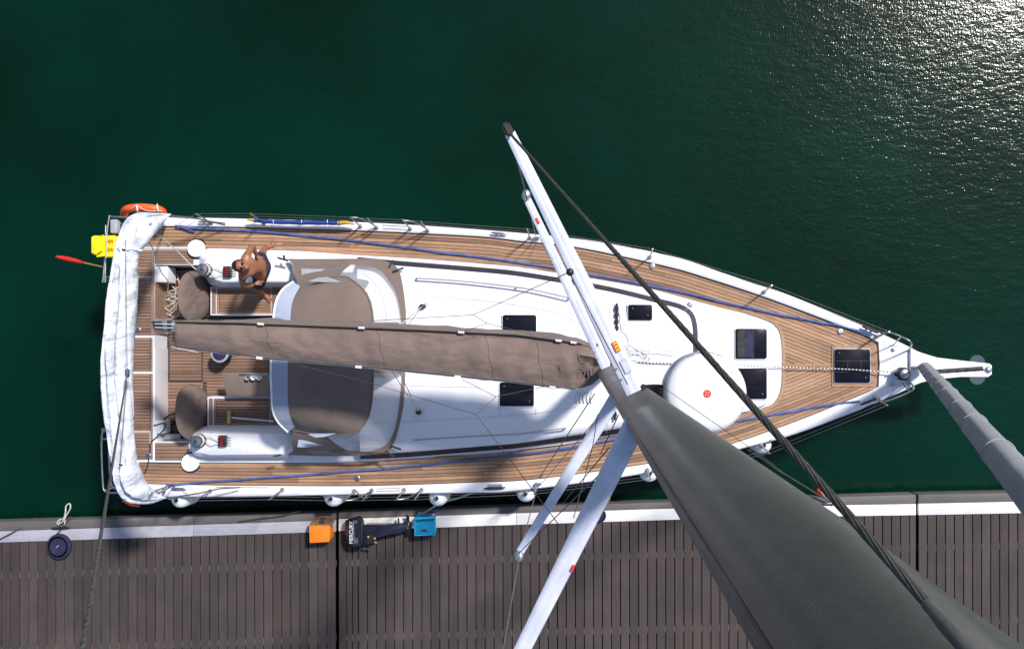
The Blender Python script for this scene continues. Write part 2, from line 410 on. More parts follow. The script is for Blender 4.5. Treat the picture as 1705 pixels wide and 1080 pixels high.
# ------------------------------------------------------------------ teak
def strip_mesh(V, Fc, L, R, th=.006):
    """one plank: polylines L and R at the top, with side walls"""
    o = len(V); n_ = len(L); dz = Vector((0, 0, th))
    for l, r in zip(L, R): V += [l, r, l - dz, r - dz]
    for i in range(n_-1):
        a = o+4*i; b = a+4
        Fc.append((a, a+1, b+1, b)); Fc.append((a, b, b+2, a+2)); Fc.append((a+1, a+3, b+3, b+1))
    Fc.append((o, o+2, o+3, o+1)); e = o+4*(n_-1); Fc.append((e, e+1, e+3, e+2))
def inside(p, poly):
    c = False; j = len(poly)-1
    for i in range(len(poly)):
        xi, yi = poly[i]; xj, yj = poly[j]
        if (yi > p[1]) != (yj > p[1]) and p[0] < (xj-xi)*(p[1]-yi)/(yj-yi)+xi: c = not c
        j = i
    return c
def side_deck(name, outer, inner, sgn, nmax=40):
    ext = outer + [(outer[-1][0] + 60*k/6, outer[-1][1] + sgn*24.5*k/6) for k in range(1, 7)]
    region = [(1463, ext[-1][1])] + [(1463, 608)] + inner[::-1] + outer + [(1463, outer[-1][1]+1.5*sgn)]
    region = inner[::-1] + outer + [(1463, outer[-1][1]+1.5*sgn), (1463, 608)]
    # dense stations
    st = []; 
    for a, b in zip(ext, ext[1:]):
        m = max(1, int(math.dist(a, b)/3.2))
        for k in range(m): st.append((a[0]+(b[0]-a[0])*k/m, a[1]+(b[1]-a[1])*k/m))
    nn = []
    for i in range(len(st)):
        a = st[max(0, i-4)]; b = st[min(len(st)-1, i+4)]; t = Vector((b[0]-a[0], b[1]-a[1])).normalized()
        nn.append((-t.y*sgn, t.x*sgn))
    V, Fc = [], []; w = 5.75; g = .42
    for k in range(nmax):
        run = []; nxt = random.uniform(60, 260)
        def flush():
            if len(run) >= 2:
                Lp = [T(st[i][0]+nn[i][0]*(k*w+g), st[i][1]+nn[i][1]*(k*w+g), .0115) for i in run]
                Rp = [T(st[i][0]+nn[i][0]*((k+1)*w-g), st[i][1]+nn[i][1]*((k+1)*w-g), .0115) for i in run]
                strip_mesh(V, Fc, Lp, Rp)
        travelled = 0
        for i in range(len(st)):
            c = (st[i][0]+nn[i][0]*(k+.5)*w, st[i][1]+nn[i][1]*(k+.5)*w)
            ok = inside(c, region)
            if ok and c[0] < 1303 and False: pass
            if ok: run.append(i); travelled += 3.2
            if (not ok) or travelled > nxt:
                flush(); last = run[-1] if run else None
                run = [i] if (ok and last is not None) else []; travelled = 0; nxt = random.uniform(90, 300)
        flush()
    cp = [T(x, y, .003) for x, y in region]
    prism(name + '_caulking', cp, .02, 'caulk', yacht)
    return pyd(name, V, Fc, 'teak', yacht, None, recalc=False, kind='stuff')
side_deck('teak_planking', sTP, sIP, 1)
side_deck('teak_planking', sTS, sIS, -1)
def margin(name, pl, w, side, h=.017, mat='teak', seglen=14):
    V, Fc = [], []
    A = pl; B = inset2(pl, side*w); i = 0
    while i < len(A)-1:
        j = min(len(A)-1, i+seglen)
        strip_mesh(V, Fc, [T(x, y, h) for x, y in A[i:j+1]], [T(x, y, h) for x, y in B[i:j+1]], .012)
        if j < len(A)-1:
            pass
        i = j
    return pyd(name, V, Fc, mat, yacht, None, recalc=False, kind='stuff')
margin('margin_planks', [p for p in sIP if p[0] > 300], 4.6, -1)
margin('margin_planks', [p for p in sIS if p[0] > 300], 4.6, 1)
for y0 in (575, 588.5, 602, 615.5, 629):
    prect('bow_plank', 1451.5, y0+.4, 1463, y0+13, .0165, .012, 'teak', yacht, .001)
prect('king_plank', 1304, 605.2, 1384, 610.8, .0165, .012, 'teak', yacht, .001)

def panel(name, x0, y0, x1, y1, h, w=5.3, vert=False, mat='teak_stern', frame=0, parent=None, g=.5):
    V, Fc = [], []
    prism(name + '_caulking', [T(x0, y0, h), T(x1, y0, h), T(x1, y1, h), T(x0, y1, h)], .012, 'caulk', parent or yacht)
    hh = h + .007; f = frame
    if f:
        for (a, b, c, d) in ((x0+.4, y0+.4, x1-.4, y0+f-.4), (x0+.4, y1-f+.4, x1-.4, y1-.4), (x0+.4, y0+f, x0+f-.4, y1-f), (x1-f+.4, y0+f, x1-.4, y1-f)):
            strip_mesh(V, Fc, [T(a, b, hh), T(c, b, hh)], [T(a, d, hh), T(c, d, hh)])
    X0, Y0, X1, Y1 = x0+f, y0+f, x1-f, y1-f
    span = (X1-X0) if vert else (Y1-Y0); m = max(1, round(span/w)); s = span/m
    for k in range(m):
        if vert: a, b = X0+k*s+g, X0+(k+1)*s-g; strip_mesh(V, Fc, [T(a, Y0+g, hh), T(a, Y1-g, hh)], [T(b, Y0+g, hh), T(b, Y1-g, hh)])
        else:
            a, b = Y0+k*s+g, Y0+(k+1)*s-g; strip_mesh(V, Fc, [T(X0+g, a, hh), T(X1-g, a, hh)], [T(X0+g, b, hh), T(X1-g, b, hh)])
    return pyd(name, V, Fc, mat, parent or yacht, None, recalc=False, kind='stuff')
# stern decking
panel('stern_planking', 218, 416, 251, 460, .003); panel('stern_planking', 218, 462, 251, 558, .003, frame=0); panel('stern_planking', 251.5, 416, 257, 558, .003, vert=True)
panel('stern_planking', 218, 562, 250, 618, .003); panel('stern_planking', 250.3, 562, 253.8, 618, .003, vert=True)
panel('stern_planking', 218, 622, 250, 717, .003); panel('stern_planking', 250.3, 622, 254, 765, .003, vert=True)
panel('stern_planking', 218, 719, 249, 765, .003)
panel('corner_planking', 258, 415.5, 322, 439.5, .003); panel('corner_planking', 258, 737, 314, 766, .003)
# sole, benches
panel('sole_planking', 282, 530, 336, 633, SO+.003); panel('sole_planking', 337, 530, 470, 660, SO+.003)
panel('helm_planking', 262, 450, 350, 528, SO+.003, mat='teak'); panel('helm_planking', 278, 636, 345, 728, SO+.003)
bp = prism('bench', [T(350, 477, -.06), T(470, 477, -.06), T(470, 525, -.06), T(350, 525, -.06)], .38, 'gelcoat', yacht, .01)
panel('bench_planking', 353, 479, 359, 522, -.056, vert=True, parent=yacht); panel('bench_planking', 361, 479.5, 452, 522, -.056, frame=4, mat='teak'); panel('bench_planking', 453, 479, 470, 522, -.056)
prism('bench', [T(345, 660, -.06), T(470, 660, -.06), T(470, 710, -.06), T(345, 710, -.06)], .38, 'gelcoat', yacht, .01)
panel('bench_planking', 348, 663, 354, 707, -.056, vert=True); panel('bench_planking', 356, 663, 450, 707, -.056, frame=4.5); panel('bench_planking', 451, 663, 470, 707, -.056)
# sloping aft face of the helm well
loft('helm_face', [[T(258.3, 471, .0), T(258.3, 556, .0)], [P(283, 471, ZD+SO+.01), P(283, 556, ZD+SO+.01)]], 'teak_stern', yacht, smooth=30)
loft('helm_step', [[T(255.5, 580, .004), T(255.5, 706, .004)], [T(258, 580, .004), T(258, 706, .004)], [T(279, 580, SO+.05), T(279, 706, SO+.05)], [T(280, 580, SO), T(280, 706, SO)]], 'gelcoat', yacht, smooth=30)
prect('helm_locker', 259, 443, 279, 470, -.02, .3, 'gelcoat', yacht, .02)
prect('shower_box', 256, 700, 272, 722, -.01, .25, 'gelcoat', yacht, .02)
prect('helm_grating', 268, 722, 300, 731, -.2, .02, 'grey_plastic', yacht, .003)
# ------------------------------------------------------------------ coamings
cp = [(345, 431), (352, 428), (470, 428), (480, 431), (487, 440), (488, 455), (484, 466), (478, 470), (372, 470), (358, 466), (350, 458), (338, 455), (338, 440)]
cb = [(330, 424), (352, 421), (470, 421), (486, 425), (494, 440), (494, 460), (490, 474), (480, 478), (366, 478), (350, 474), (342, 462), (332, 459), (330, 440)]
prism('coaming', [T(x, y, .30) for x, y in cp], 0, 'gelcoat', yacht, .03, bot=[T(x, y, -.05) for x, y in cb], seg=3)
cp = [(322, 726), (330, 721), (342, 720), (352, 721), (470, 722), (479, 727), (484, 737), (482, 748), (473, 757), (350, 757), (326, 754), (319, 744)]
cb = [(318, 717), (330, 714), (342, 709), (356, 708), (470, 708), (484, 712), (493, 728), (492, 750), (480, 764), (350, 764), (322, 762), (315, 746)]
prism('coaming', [T(x, y, .30) for x, y in cp], 0, 'gelcoat', yacht, .03, bot=[T(x, y, -.05) for x, y in cb], seg=3)
prism('coaming_ledge', [T(322, 414, .05), T(500, 418, .05), T(600, 425, .05), T(600, 436, .05), T(500, 430, .05), T(322, 428, .05)], .06, 'gelcoat', yacht, .01)
prism('coaming_ledge', [T(316, 770, .05), T(543, 770, .05), T(640, 767, .05), T(640, 756, .05), T(500, 757, .05), T(316, 760, .05)], .06, 'gelcoat', yacht, .01)
for cx, cy in ((326, 413.5), (316, 770)):
    c = T(cx, cy, .06)
    lathe('round_cap', [(.145, -.06), (.145, .0), (.135, .018), (.09, .026), (0, .03)], 'white_plastic', yacht, c, 28)
    lathe('round_cap_rim', [(.17, -.055), (.17, -.046), (.15, -.044)], 'black', yacht, c, 28)
prect('white_seam', 233, 411.2, 312, 413.6, .012, .01, 'gelcoat', yacht, .001); prect('white_seam', 225, 767, 302, 769, .012, .01, 'gelcoat', yacht, .001)

# ------------------------------------------------------------------ coachroof
led = [(487, 418), (596, 425), (700, 431), (860, 444), (989, 464), (1085, 481), (1180, 507), (1240, 522), (1275, 534), (1291, 545), (1299, 562), (1301, 585), (1301, 607), (1301, 630), (1299, 645), (1292, 661), (1276, 674), (1245, 684), (1180, 698), (1100, 715), (1023, 725), (940, 739), (860, 749), (673, 763), (543, 768), (487, 768)]
prism('coachroof_base', [T(x, y, .075) for x, y in led], .09, 'grip', yacht, .02)
band = sm2([(596, 432), (663, 438), (800, 449), (860, 455), (930, 466), (1015, 481), (1098, 501), (1132, 510), (1150, 522), (1157, 543), (1158, 575), (1158, 605), (1158, 640), (1157, 662), (1150, 681), (1132, 694), (1098, 704), (1033, 717), (940, 731), (860, 742), (800, 747), (673, 757), (600, 760)], 4)
def ring(d, h): return [T(x, y, h) for x, y in inset2(band, d)]
loft('coachroof_side', [ring(-6.5, .07), ring(-5.5, .10), ring(-4, .14)], 'gelcoat', yacht, smooth=50)
loft('window_band', [ring(-4, .14), ring(-3.6, .155), ring(4, .30), ring(4.3, .312)], 'grey_band', yacht, smooth=30)
loft('coachroof_shoulder', [ring(4.3, .312), ring(6, .35), ring(9, .385), ring(15, .41)], 'gelcoat', yacht, smooth=80)
cap = ring(15, .41)
# domed roof top
rows = []; half = len(cap)//2
for i in range(half):
    a = cap[i]; b = cap[-1-i]; r = []
    for k in range(9):
        t = k/8; p = a.lerp(b, t); p.z += .07*(1-(2*t-1)**2)*min(1, (half-i)/8); r.append(p)
    rows.append(r)
loft('coachroof_top', rows, 'grip', yacht, smooth=80)
def RZ(y):  # roof height offset over the deck at picture row y
    t = max(0, 1-((y-602)/150)**2); return .41 + .07*t
def seam(pts, h=None):
    return [T(x, y, (RZ(y) if h is None else h) + .0015) for x, y in pts]
for pts in ([(619, 487), (780, 498), (840, 505), (895, 514), (935, 522), (960, 536)], [(1016, 486), (1015, 560)], [(680, 642), (800, 645)], [(622, 705), (800, 695), (890, 688), (960, 677)], [(1012, 700), (1010, 720)],
            [(838, 507), (838, 522)], [(895, 515), (895, 525)], [(832, 677), (832, 692)], [(893, 676), (892, 690)], [(1036, 540), (1150, 547)], [(1090, 508), (1090, 532)], [(963, 536), (966, 560)]):
    tube('panel_seam', seam(pts), .0022, 'grey_plastic', yacht, 4, sm=4 if len(pts) > 2 else 0)
prect('panel_seam', 1277, 541, 1277.8, 600, .0765, .006, 'grey_plastic', yacht, 0)
# hatches
def hatch(x0, y0, x1, y1, h, label=None, blind=None, teakframe=False):
    fr = prism('hatch', rrect(x0-1.5, y0-1.5, x1+1.5, y1+1.5, h+.02, 3), .04, 'white_plastic' if not teakframe else 'grey_plastic', yacht, .004)
    if label: fr['label'] = label
    prism('pane', rrect(x0, y0, x1, y1, h+.034, 3), .03, 'tinted', fr, .004)
    for (cx, cy) in ((x0+7, y0+7), (x1-8, y1-8)) if blind is None else ():
        lathe('latch', [(.018, 0), (.018, .012), (.012, .016)], 'black', fr, T(cx, cy, h+.034), 12)
    if blind:
        for b in blind: prect('blind', b[0], b[1], b[2], b[3], h+.037, .003, 'navy' if b[4] else 'black_matt', fr, 0)
    return fr
hatch(837, 524, 893, 560, RZ(535)+.005); hatch(832, 636, 889, 676, RZ(665)-.005); hatch(1046, 507, 1086, 533, RZ(505)-.01)
hatch(1225, 547, 1277, 597, .075, blind=((1228, 549, 1241, 595, 0), (1241.5, 549, 1256, 595, 1))); hatch(1225, 613, 1277, 664, .075)
hf = hatch(1390, 581, 1449, 637, .02, teakframe=True, label='foredeck hatch with a teak surround')
V, Fc = [], []
for (a, b, c, d) in ((1385, 575, 1456, 580), (1385, 638.5, 1456, 643.5), (1385, 580.5, 1389.5, 638), (1450.6, 580.5, 1456, 638)):
    strip_mesh(V, Fc, [T(a, b, .024), T(c, b, .024)], [T(a, d, .024), T(c, d, .024)], .015)
pyd('hatch_surround', V, Fc, 'teak', hf, None, recalc=False, kind='stuff')
for y0 in (600, 618): prect('hatch_bar', 1391, y0, 1448, y0+1.2, .058, .004, 'black', hf, 0)
for x0 in (1411, 1433): prect('hatch_bar', x0, 601, x0+1.2, 618, .058, .004, 'black', hf, 0)
# companionway
prect('companionway_hatch', 622, 536, 664, 627, .52, .06, 'tinted', yacht, .006); prect('companionway_step', 620, 628, 668, 640, .48, .03, 'white_plastic', yacht, .006)
# handrails
for pts in ([(694, 463), (770, 468), (860, 478), (905, 486), (948, 496)], [(690, 732), (767, 727), (860, 722), (905, 717), (942, 712)]):
    r = tube('handrail', [T(x, y, RZ(y)+.07) for x, y in pts], .013, 'rail_grey', yacht, 10, sm=5)
    for x, y in (pts[0], pts[2], pts[-1]):
        tube('rail_foot', [T(x, y, RZ(y)-.01), T(x, y, RZ(y)+.07)], .015, 'steel', r, 8)
# black organisers / rope clutch bars
for (x, y0, y1) in ((1027, 505, 549), (1024, 660, 699)):
    r = tube('deck_organiser', [T(x, y0, .47), T(x, y1, .47)], .018, 'black', yacht, 8)
    k = y0+8
    while k < y1:
        box('sheave', T(x, k, .475), (.055, .07, .05), 'black', r, .008); k += 11
# halyard tails bundle on the roof beside the mast foot
V, Fc = [], []
for k in range(5):
    y = 655 + 6*0; x0 = 962+k*6
    tube('line_tail', [T(x0, 652, .47), T(x0-3, 662, .475), T(x0-1, 671, .47)], .007, 'rope', yacht, 6, sm=4)

# ------------------------------------------------------------------ bowsprit, pulpit, furler
sp = [(1516, 578), (1535, 589), (1560, 595), (1600, 600), (1648, 605), (1652, 608), (1652, 623), (1645, 628), (1600, 627), (1560, 629), (1535, 636), (1516, 645)]
bs = prism('bowsprit', [T(x, y, .11) for x, y in sp], .12, 'gelcoat', yacht, .015)
prism('anchor_slot', [T(1556, 615, .113), T(1636, 609.5, .113), T(1639, 617, .113), T(1558, 622, .113)], .01, 'black', bs)
tube('anchor_shank', [T(1556, 619, .13), T(1636, 613, .13)], .012, 'black', bs, 8)
for k in range(5): box('roller', T(1566+15*k, 618.2-1.1*k, .135), (.012, .06, .02), 'black', bs, .005)
lathe('sprit_eye', [(.05, 0), (.05, .01), (.035, .03), (.015, .035)], 'steel', bs, T(1645, 615.5, .11), 16)
for yy, s in ((604, -1), (627, 1)):
    lathe('anchor_fluke', [(.12, -.012), (.125, 0), (.12, .012)], 'acrylic', bs, T(1627, yy, -.32), 24)
fd = thing_c = T(1500, 622, .1)
dr = lathe('furler_drum', [(.09, 0), (.1, .02), (.06, .04), (.06, .10), (.1, .12), (.09, .14)], 'black', yacht, fd, 22)
lathe('drum_cap', [(.07, 0), (.07, .03), (.03, .05)], 'steel', dr, fd + Vector((0, 0, .14)), 18)
tube('drum_line', [T(1488, 619, .2), T(1500, 615, .22), T(1512, 621, .22), T(1505, 630, .22), T(1490, 628, .2)], .012, 'rope_grey', dr, 6, sm=5)
for s, a in ((1, [(1470, 557), (1476, 552), (1500, 560), (1518, 571), (1512, 583)]), (-1, [(1464, 664), (1474, 668), (1515, 652), (1521, 644), (1516, 637)])):
    hs = [.06, .5, .62, .62, .06]
    r = tube('pulpit_rail', [T(x, y, h) for (x, y), h in zip(a, hs)], .013, 'steel', yacht, 8, sm=6)
    tube('pulpit_stay', [T(a[2][0]-12, a[2][1]+(14 if s > 0 else -14), .06), T(a[2][0], a[2][1], .62)], .011, 'steel', r, 8)
for x, y in ((1487, 582), (1516, 587), (1459, 560), (1456, 661), (1486, 639), (1512, 636), (1562, 612)):
    lathe('bow_fitting', [(.03, 0), (.03, .012), (.016, .03), (.008, .034)], 'steel', yacht, T(x, y, .055), 12)
def cleat(name, c, ang, mat='steel', parent=None, L=.26, **kw):
    u = Vector((math.cos(ang), math.sin(ang), 0)); z = Vector((0, 0, 1))
    o = tube(name, [c - u*L/2 + z*.05, c - u*L*.3 + z*.062, c + u*L*.3 + z*.062, c + u*L/2 + z*.05], lambda t: .008+.010*math.sin(math.pi*t), mat, parent, 8, sm=3, **kw)
    for s in (-1, 1): tube('cleat_leg', [c + u*s*L*.14, c + u*s*L*.16 + z*.06], .014, mat, o, 8)
    return o
for x, y, a in ((832, 389, -4), (1447, 549, -24), (1444, 668, 22), (345, 370, 0), (300, 812, 0)):
    cleat('deck_cleat', T(x, y, .058), math.radians(a), 'steel' if x < 1400 else 'black', yacht)
cl = cleat('deck_cleat', T(824, 811, .058), math.radians(3), 'black', yacht, .34)
tube('cleat_plate', [T(812, 811, .06), T(836, 810, .06)], .05, 'steel', cl, 10, flat=.2)
for x, y in ((1086, 443), (1399, 552), (595, 796), (1149, 507), (247, 758), (230, 549)):
    c = T(x, y, .02 if x < 1140 or x > 1200 else .08)
    lathe('filler_cap', [(.045, 0), (.045, .006), (.04, .009), (.018, .009)], 'steel', yacht, c, 18)
tubes('toe_rail_slots', [[T(a, b, .064), T(c, d, .064)] for a, b, c, d in ((627, 813, 667, 812), (627, 817, 667, 816), (636, 374.5, 678, 377), (637, 380, 678, 382), (360, 810, 446, 811))], .006, 'grey_plastic', yacht, 5, kind='stuff')
# stanchions, gates and lifelines
stp = [(352, 371), (440, 371), (600, 377), (627, 379), (683, 381), (712, 384), (882, 396), (1082, 428), (1272, 486), (1459, 560)]
sts = [(350, 817), (470, 815), (590, 817), (619, 816), (673, 815), (702, 815), (893, 806), (1078, 782), (1268, 741), (1456, 664)]
for side, sgn in ((stp, 1), (sts, -1)):
    tops = []
    for (x, y) in side:
        b = T(x, y, .06); t = b + Vector((0, .06*sgn, .60)); tops.append(t)
        s = tube('stanchion', [b, t], .0125, 'steel', yacht, 8)
        lathe('stanchion_base', [(.035, 0), (.035, .012), (.02, .04)], 'steel', s, b, 12)
    a = T(205, 385 if sgn > 0 else 800, .62)
    for dz, rr in ((0, .0035), (-.28, .003)):
        tube('lifeline', [a + Vector((.9, .1*sgn, dz))] + [t + Vector((0, 0, dz-.01)) for t in tops], rr, 'wire', yacht, 5)
for x0, x1, y, s in ((600, 627, 377, 1), (683, 712, 382, 1), (590, 619, 816.5, -1), (673, 702, 815, -1)):
    b0 = T(x0, y, .06); b1 = T(x1, y, .06); up = Vector((0, .06*s, .42))
    tube('gate_brace', [b0 + up*1.2, b0.lerp(b1, .5) + up, b1 + Vector((0, 0, .02))], .011, 'steel', yacht, 8, sm=4)
tubes('gate_straps', [catmull([T(593, 817, .5), T(598, 822, .3), T(610, 824, .3), T(618, 817, .5)], 5), catmull([T(594, 817, .3), T(600, 826, .1), T(612, 828, .1), T(619, 817, .3)], 5)], .008, 'rope_grey', yacht, 6, kind='stuff')
# pushpit
for pts in ([(246, 364), (190, 361), (181, 366), (174, 440), (171, 470)], [(170, 468), (178, 466)], [(172, 712), (169, 735), (171, 800), (176, 818), (200, 820), (250, 824)], [(180, 712), (183, 790), (190, 812), (215, 816)], [(169, 715), (180, 714)], [(169, 731), (181, 730)], [(176, 375), (175, 470)]):
    r = tube('pushpit_rail', [T(x, y, .68) for x, y in pts], .014, 'steel', yacht, 8, sm=5)
for x, y in ((181, 366), (172, 460), (171, 718), (176, 815), (240, 823)):
    t = T(x, y, .67); b = Vector((t.x + .08, t.y*.985, ZD)); bx = T(216, 500, 0).x
    b.x = max(b.x, bx)
    tube('pushpit_post', [b, t], .014, 'steel', yacht, 8)
prect('stern_seat', 183, 365, 195, 388, .68, .1, 'grey_plastic', yacht, .02)

# ------------------------------------------------------------------ helm gear
def disc_cover(name, x0, x1, y0, y1, hb, ht, label):
    """covered wheel: near vertical disc, top displaced aft in the picture"""
    th = thing(name, label, 'wheel cover', T(x1, (y0+y1)/2, SO))
    yc = (y0+y1)/2; rows = []
    for side in (0, 1):
        rr = []
    N_ = 28; front = []; back = []
    for k in range(N_):
        a = 2*math.pi*k/N_; s = math.sin(a); c = math.cos(a)
        t = (1-c)/2                               # 0 bottom, 1 top
        x = x1 + (x0-x1)*t; h = hb + (ht-hb)*t; sq = math.copysign(abs(s)**.8, s)
        y = yc + (y1-y0)/2*sq*(1.0 - .12*(1-t))
        front.append(T(x, y, h))
    cen = sum(front, Vector())/N_
    nrm = (front[7]-front[0]).cross(front[14]-front[0]).normalized()
    if nrm.x < 0: nrm = -nrm
    rows = []
    for sc, off in ((.0, -.07), (.35, -.065), (.7, -.05), (.93, -.03), (1.0, 0), (.93, .03), (.7, .045), (.35, .05), (0.0, .05)):
        rows.append([cen + (v-cen)*max(sc, .01) + nrm*off*(1+.12*math.sin(i*1.7)) for i, v in enumerate(front)])
    loft('canvas_cover', rows, 'canvas', th, True, True, 80)
    tube('cover_hem', [cen + (v-cen)*1.005 for v in front + front[:1]], .012, 'canvas_tight', th, 6)
    b = cen.copy(); b.z = ZD + SO
    box('pedestal', (b.x-.02, b.y, ZD + SO + .2), (.14, .3, .4), 'gelcoat', yacht, .03)
    return th
disc_cover('wheel_cover', 297, 350, 450, 536, -.3, .55, 'brown canvas cover over the steering wheel beside the pile of white rope')
disc_cover('wheel_cover', 293, 347, 637, 733, -.3, .55, 'brown canvas cover over the steering wheel beside the long deck brush')
ct = thing('cockpit_table', 'brown cockpit table leaf with a rack of three cups', 'table', T(410, 640, SO))
prism('table_top', [T(369, 621, .1), T(451, 619, .1), T(451, 660, .1), T(377, 660, .1)], .04, 'canvas_tight', ct, .01)
tube('table_leg', [T(412, 640, SO), T(412, 640, .07)], .04, 'steel', ct, 12)
prect('rack', 398, 622, 444, 624.5, .12, .02, 'steel', ct, .003)
for k in range(3): lathe('cup', [(.03, 0), (.038, .09), (.03, .085), (.025, .02)], 'white_plastic' if k else 'grey_plastic', ct, T(415+9.5*k, 628.5, .1), 16)
bn = lathe('compass', [(.14, -.2), (.14, -.02), (.135, 0), (.12, .005), (.115, .02), (0.0, .05)], 'navy', yacht, T(366, 588, -.1), 28)
lathe('compass_ring', [(.15, -.02), (.152, .006), (.14, .012)], 'grey_plastic', bn, T(366, 588, -.1), 28)
def winch(cx, cy, h):
    c = T(cx, cy, h)
    w = lathe('winch', [(.11, 0), (.11, .03), (.085, .04), (.07, .09), (.085, .14), (.095, .15)], 'black', yacht, c, 24)
    lathe('winch_top', [(.09, .15), (.088, .165), (.05, .17), (.045, .185), (.02, .186)], 'steel', w, c, 24)
    lathe('winch_socket', [(.02, .186), (.02, .19)], 'black', w, c, 8)
    for k in range(3): 
        tube('rope_turn', [c + Vector((.094*math.cos(a), .094*math.sin(a), .055+.025*k)) for a in [i*math.pi/8 for i in range(17)]], .009, 'rope', w, 6)
winch(343, 450, .30); winch(333, 733, .30)
def clutches(x0, y0, n_=4):
    b = prect('rope_clutch', x0, y0, x0+13, y0+18, .38, .08, 'black', yacht, .01)
    for k in range(n_):
        box('clutch_lever', T(x0+5.5, y0+2.8+4.1*k, .388), (.055, .011, .02), 'red', b, .003)
        tube('clutch_line', [T(x0+13, y0+2.8+4.1*k, .34), T(x0+22, y0+2.6+4.3*k, .32)], .007, 'rope', b, 5)
    tube('clutch_line', [T(x0, y0+9, .35), T(x0-12, y0+2, .36), T(x0-24, y0, .4)], .007, 'rope', b, 5)
    tube('clutch_line', [T(x0, y0+13, .35), T(x0-12, y0+16, .36), T(x0-24, y0+7, .38)], .007, 'rope', b, 5)
clutches(371, 443); clutches(363, 725)
# ------------------------------------------------------------------ sprayhood
spray = thing('sprayhood', 'brown canvas sprayhood with clear windows folded over the companionway', 'sprayhood', T(560, 600, .4))
def resamp(pl, m):
    L = [0]
    for a, b in zip(pl, pl[1:]): L.append(L[-1] + (Vector(b)-Vector(a)).length)
    o = []
    for k in range(m):
        d = L[-1]*k/(m-1); j = 0
        while j < len(L)-2 and L[j+1] < d: j += 1
        f = (d-L[j])/max(1e-9, L[j+1]-L[j]); o.append(Vector(pl[j]).lerp(Vector(pl[j+1]), f))
    return o
M_ = 41
rowE = [(478, 431), (545, 431), (621, 431), (648, 437), (663, 449), (671, 480), (676, 520), (679, 560), (679, 610), (677, 640), (671, 680), (662, 718), (652, 744), (640, 754), (600, 758), (545, 759), (478, 757)]
rowD = [(488, 440), (545, 440), (601, 442), (632, 450), (652, 474), (662, 495), (668, 530), (670, 560), (670, 610), (668, 645), (661, 700), (649, 733), (632, 746), (606, 752), (575, 748), (540, 750), (488, 750)]
rowC = [(497, 474), (540, 463), (575, 460), (593, 471), (608, 485), (617, 504), (621, 530), (622, 570), (622, 610), (621, 640), (618, 676), (611, 699), (597, 718), (578, 724), (540, 722), (515, 720), (488, 716)]
hC = [.9, 1.0, 1.1, 1.15, 1.2, 1.22, 1.25, 1.27, 1.27, 1.25, 1.22, 1.2, 1.15, 1.1, 1.0, .95, .9]
def row3(pl, hs):
    m = len(pl); pts = [T(x, y, hs[i] if isinstance(hs, list) else hs) for i, (x, y) in enumerate(pl)]
    return catmull(pts, 3)
E3 = row3(rowE, [.42 if i in (0, 1, 15, 16) else .46 for i in range(17)]); D3 = row3(rowD, [.50]*17); C3 = row3(rowC, hC)
mD = [d.lerp(c, .12) for d, c in zip(D3, C3)]
# skirt
loft('skirt', [[v - Vector((0, 0, .04)) for v in E3], E3, D3], 'canvas_tight', spray, smooth=60)
def window_part(i0, i1, name, mat, sag=.0):
    rows = []
    for t in [k/6 for k in range(7)]:
        rows.append([D3[i].lerp(C3[i], t) + Vector((0, 0, .06*math.sin(math.pi*t))) for i in range(i0, i1+1)])
    return loft(name, rows, mat, spray, smooth=80)
window_part(0, 5, 'side_panel', 'canvas_tight'); window_part(5, 23, 'front_window', 'vinyl'); window_part(23, 25, 'window_strap', 'canvas_tight')
window_part(25, 42, 'front_window', 'vinyl'); window_part(42, 48, 'side_panel', 'canvas_tight')
# roof panel: from the aft hem B to the front edge C
rowB = [(500, 476), (492, 490), (487, 502), (484, 520), (483, 545), (480, 580), (479, 610), (479, 640), (479, 662), (480, 676), (482, 690), (486, 700), (493, 709)]
hB = [.95, 1.1, 1.2, 1.25, 1.28, 1.3, 1.3, 1.3, 1.28, 1.25, 1.2, 1.1, .95]
rowA = [(488, 469), (472, 480), (463, 493), (458, 508), (455, 530), (452, 570), (451, 602), (451, 630), (452, 655), (453, 676), (456, 690), (464, 704), (479, 719)]
B3 = resamp(catmull([T(x, y, h) for (x, y), h in zip(rowB, hB)], 4), 33)
A3 = resamp(catmull([T(x, y, h-.03) for (x, y), h in zip(rowA, hB)], 4), 33)
Cs = resamp(C3, 33); rows = []
for t in [k/10 for k in range(11)]:
    rows.append([B3[i].lerp(Cs[i], t) + Vector((0, 0, .10*math.sin(math.pi*t)*math.sin(math.pi*(i+.5)/33))) for i in range(33)])
loft('roof_panel', rows, 'canvas_tight', spray, smooth=80)
loft('aft_window', [A3, [a.lerp(b, .5) + Vector((0, 0, .02)) for a, b in zip(A3, B3)], B3], 'vinyl_grey', spray, smooth=80)
tube('hem_tube', A3, .016, 'white_plastic', spray, 8); tube('front_hoop', Cs, .014, 'canvas_tight', spray, 8)
for pts in ([(502, 447), (543, 448), (520, 457), (502, 463)], [(513, 468), (530, 462), (545, 461), (568, 469), (545, 470)], [(495, 744), (497, 730), (538, 741), (515, 744)], [(512, 722), (560, 721), (540, 727), (525, 728)]):
    hh = .62 if pts[0][0] < 505 else .98
    prism('side_window', [T(x, y, hh+.18) for x, y in pts], .006, 'grey_plastic' if pts[0][1] < 600 else 'vinyl_grey', spray, 0)
for a, b in (((648, 444), (655, 433)), ((654, 452), (672, 446)), ((650, 742), (668, 748)), ((642, 750), (656, 760)), ((462, 429), (480, 434)), ((472, 425), (474, 432)), ((455, 759), (468, 757))):
    tube('strap', [T(a[0], a[1], .5), T(b[0], b[1], .48)], .018, 'black_matt', spray, 6, flat=.5)
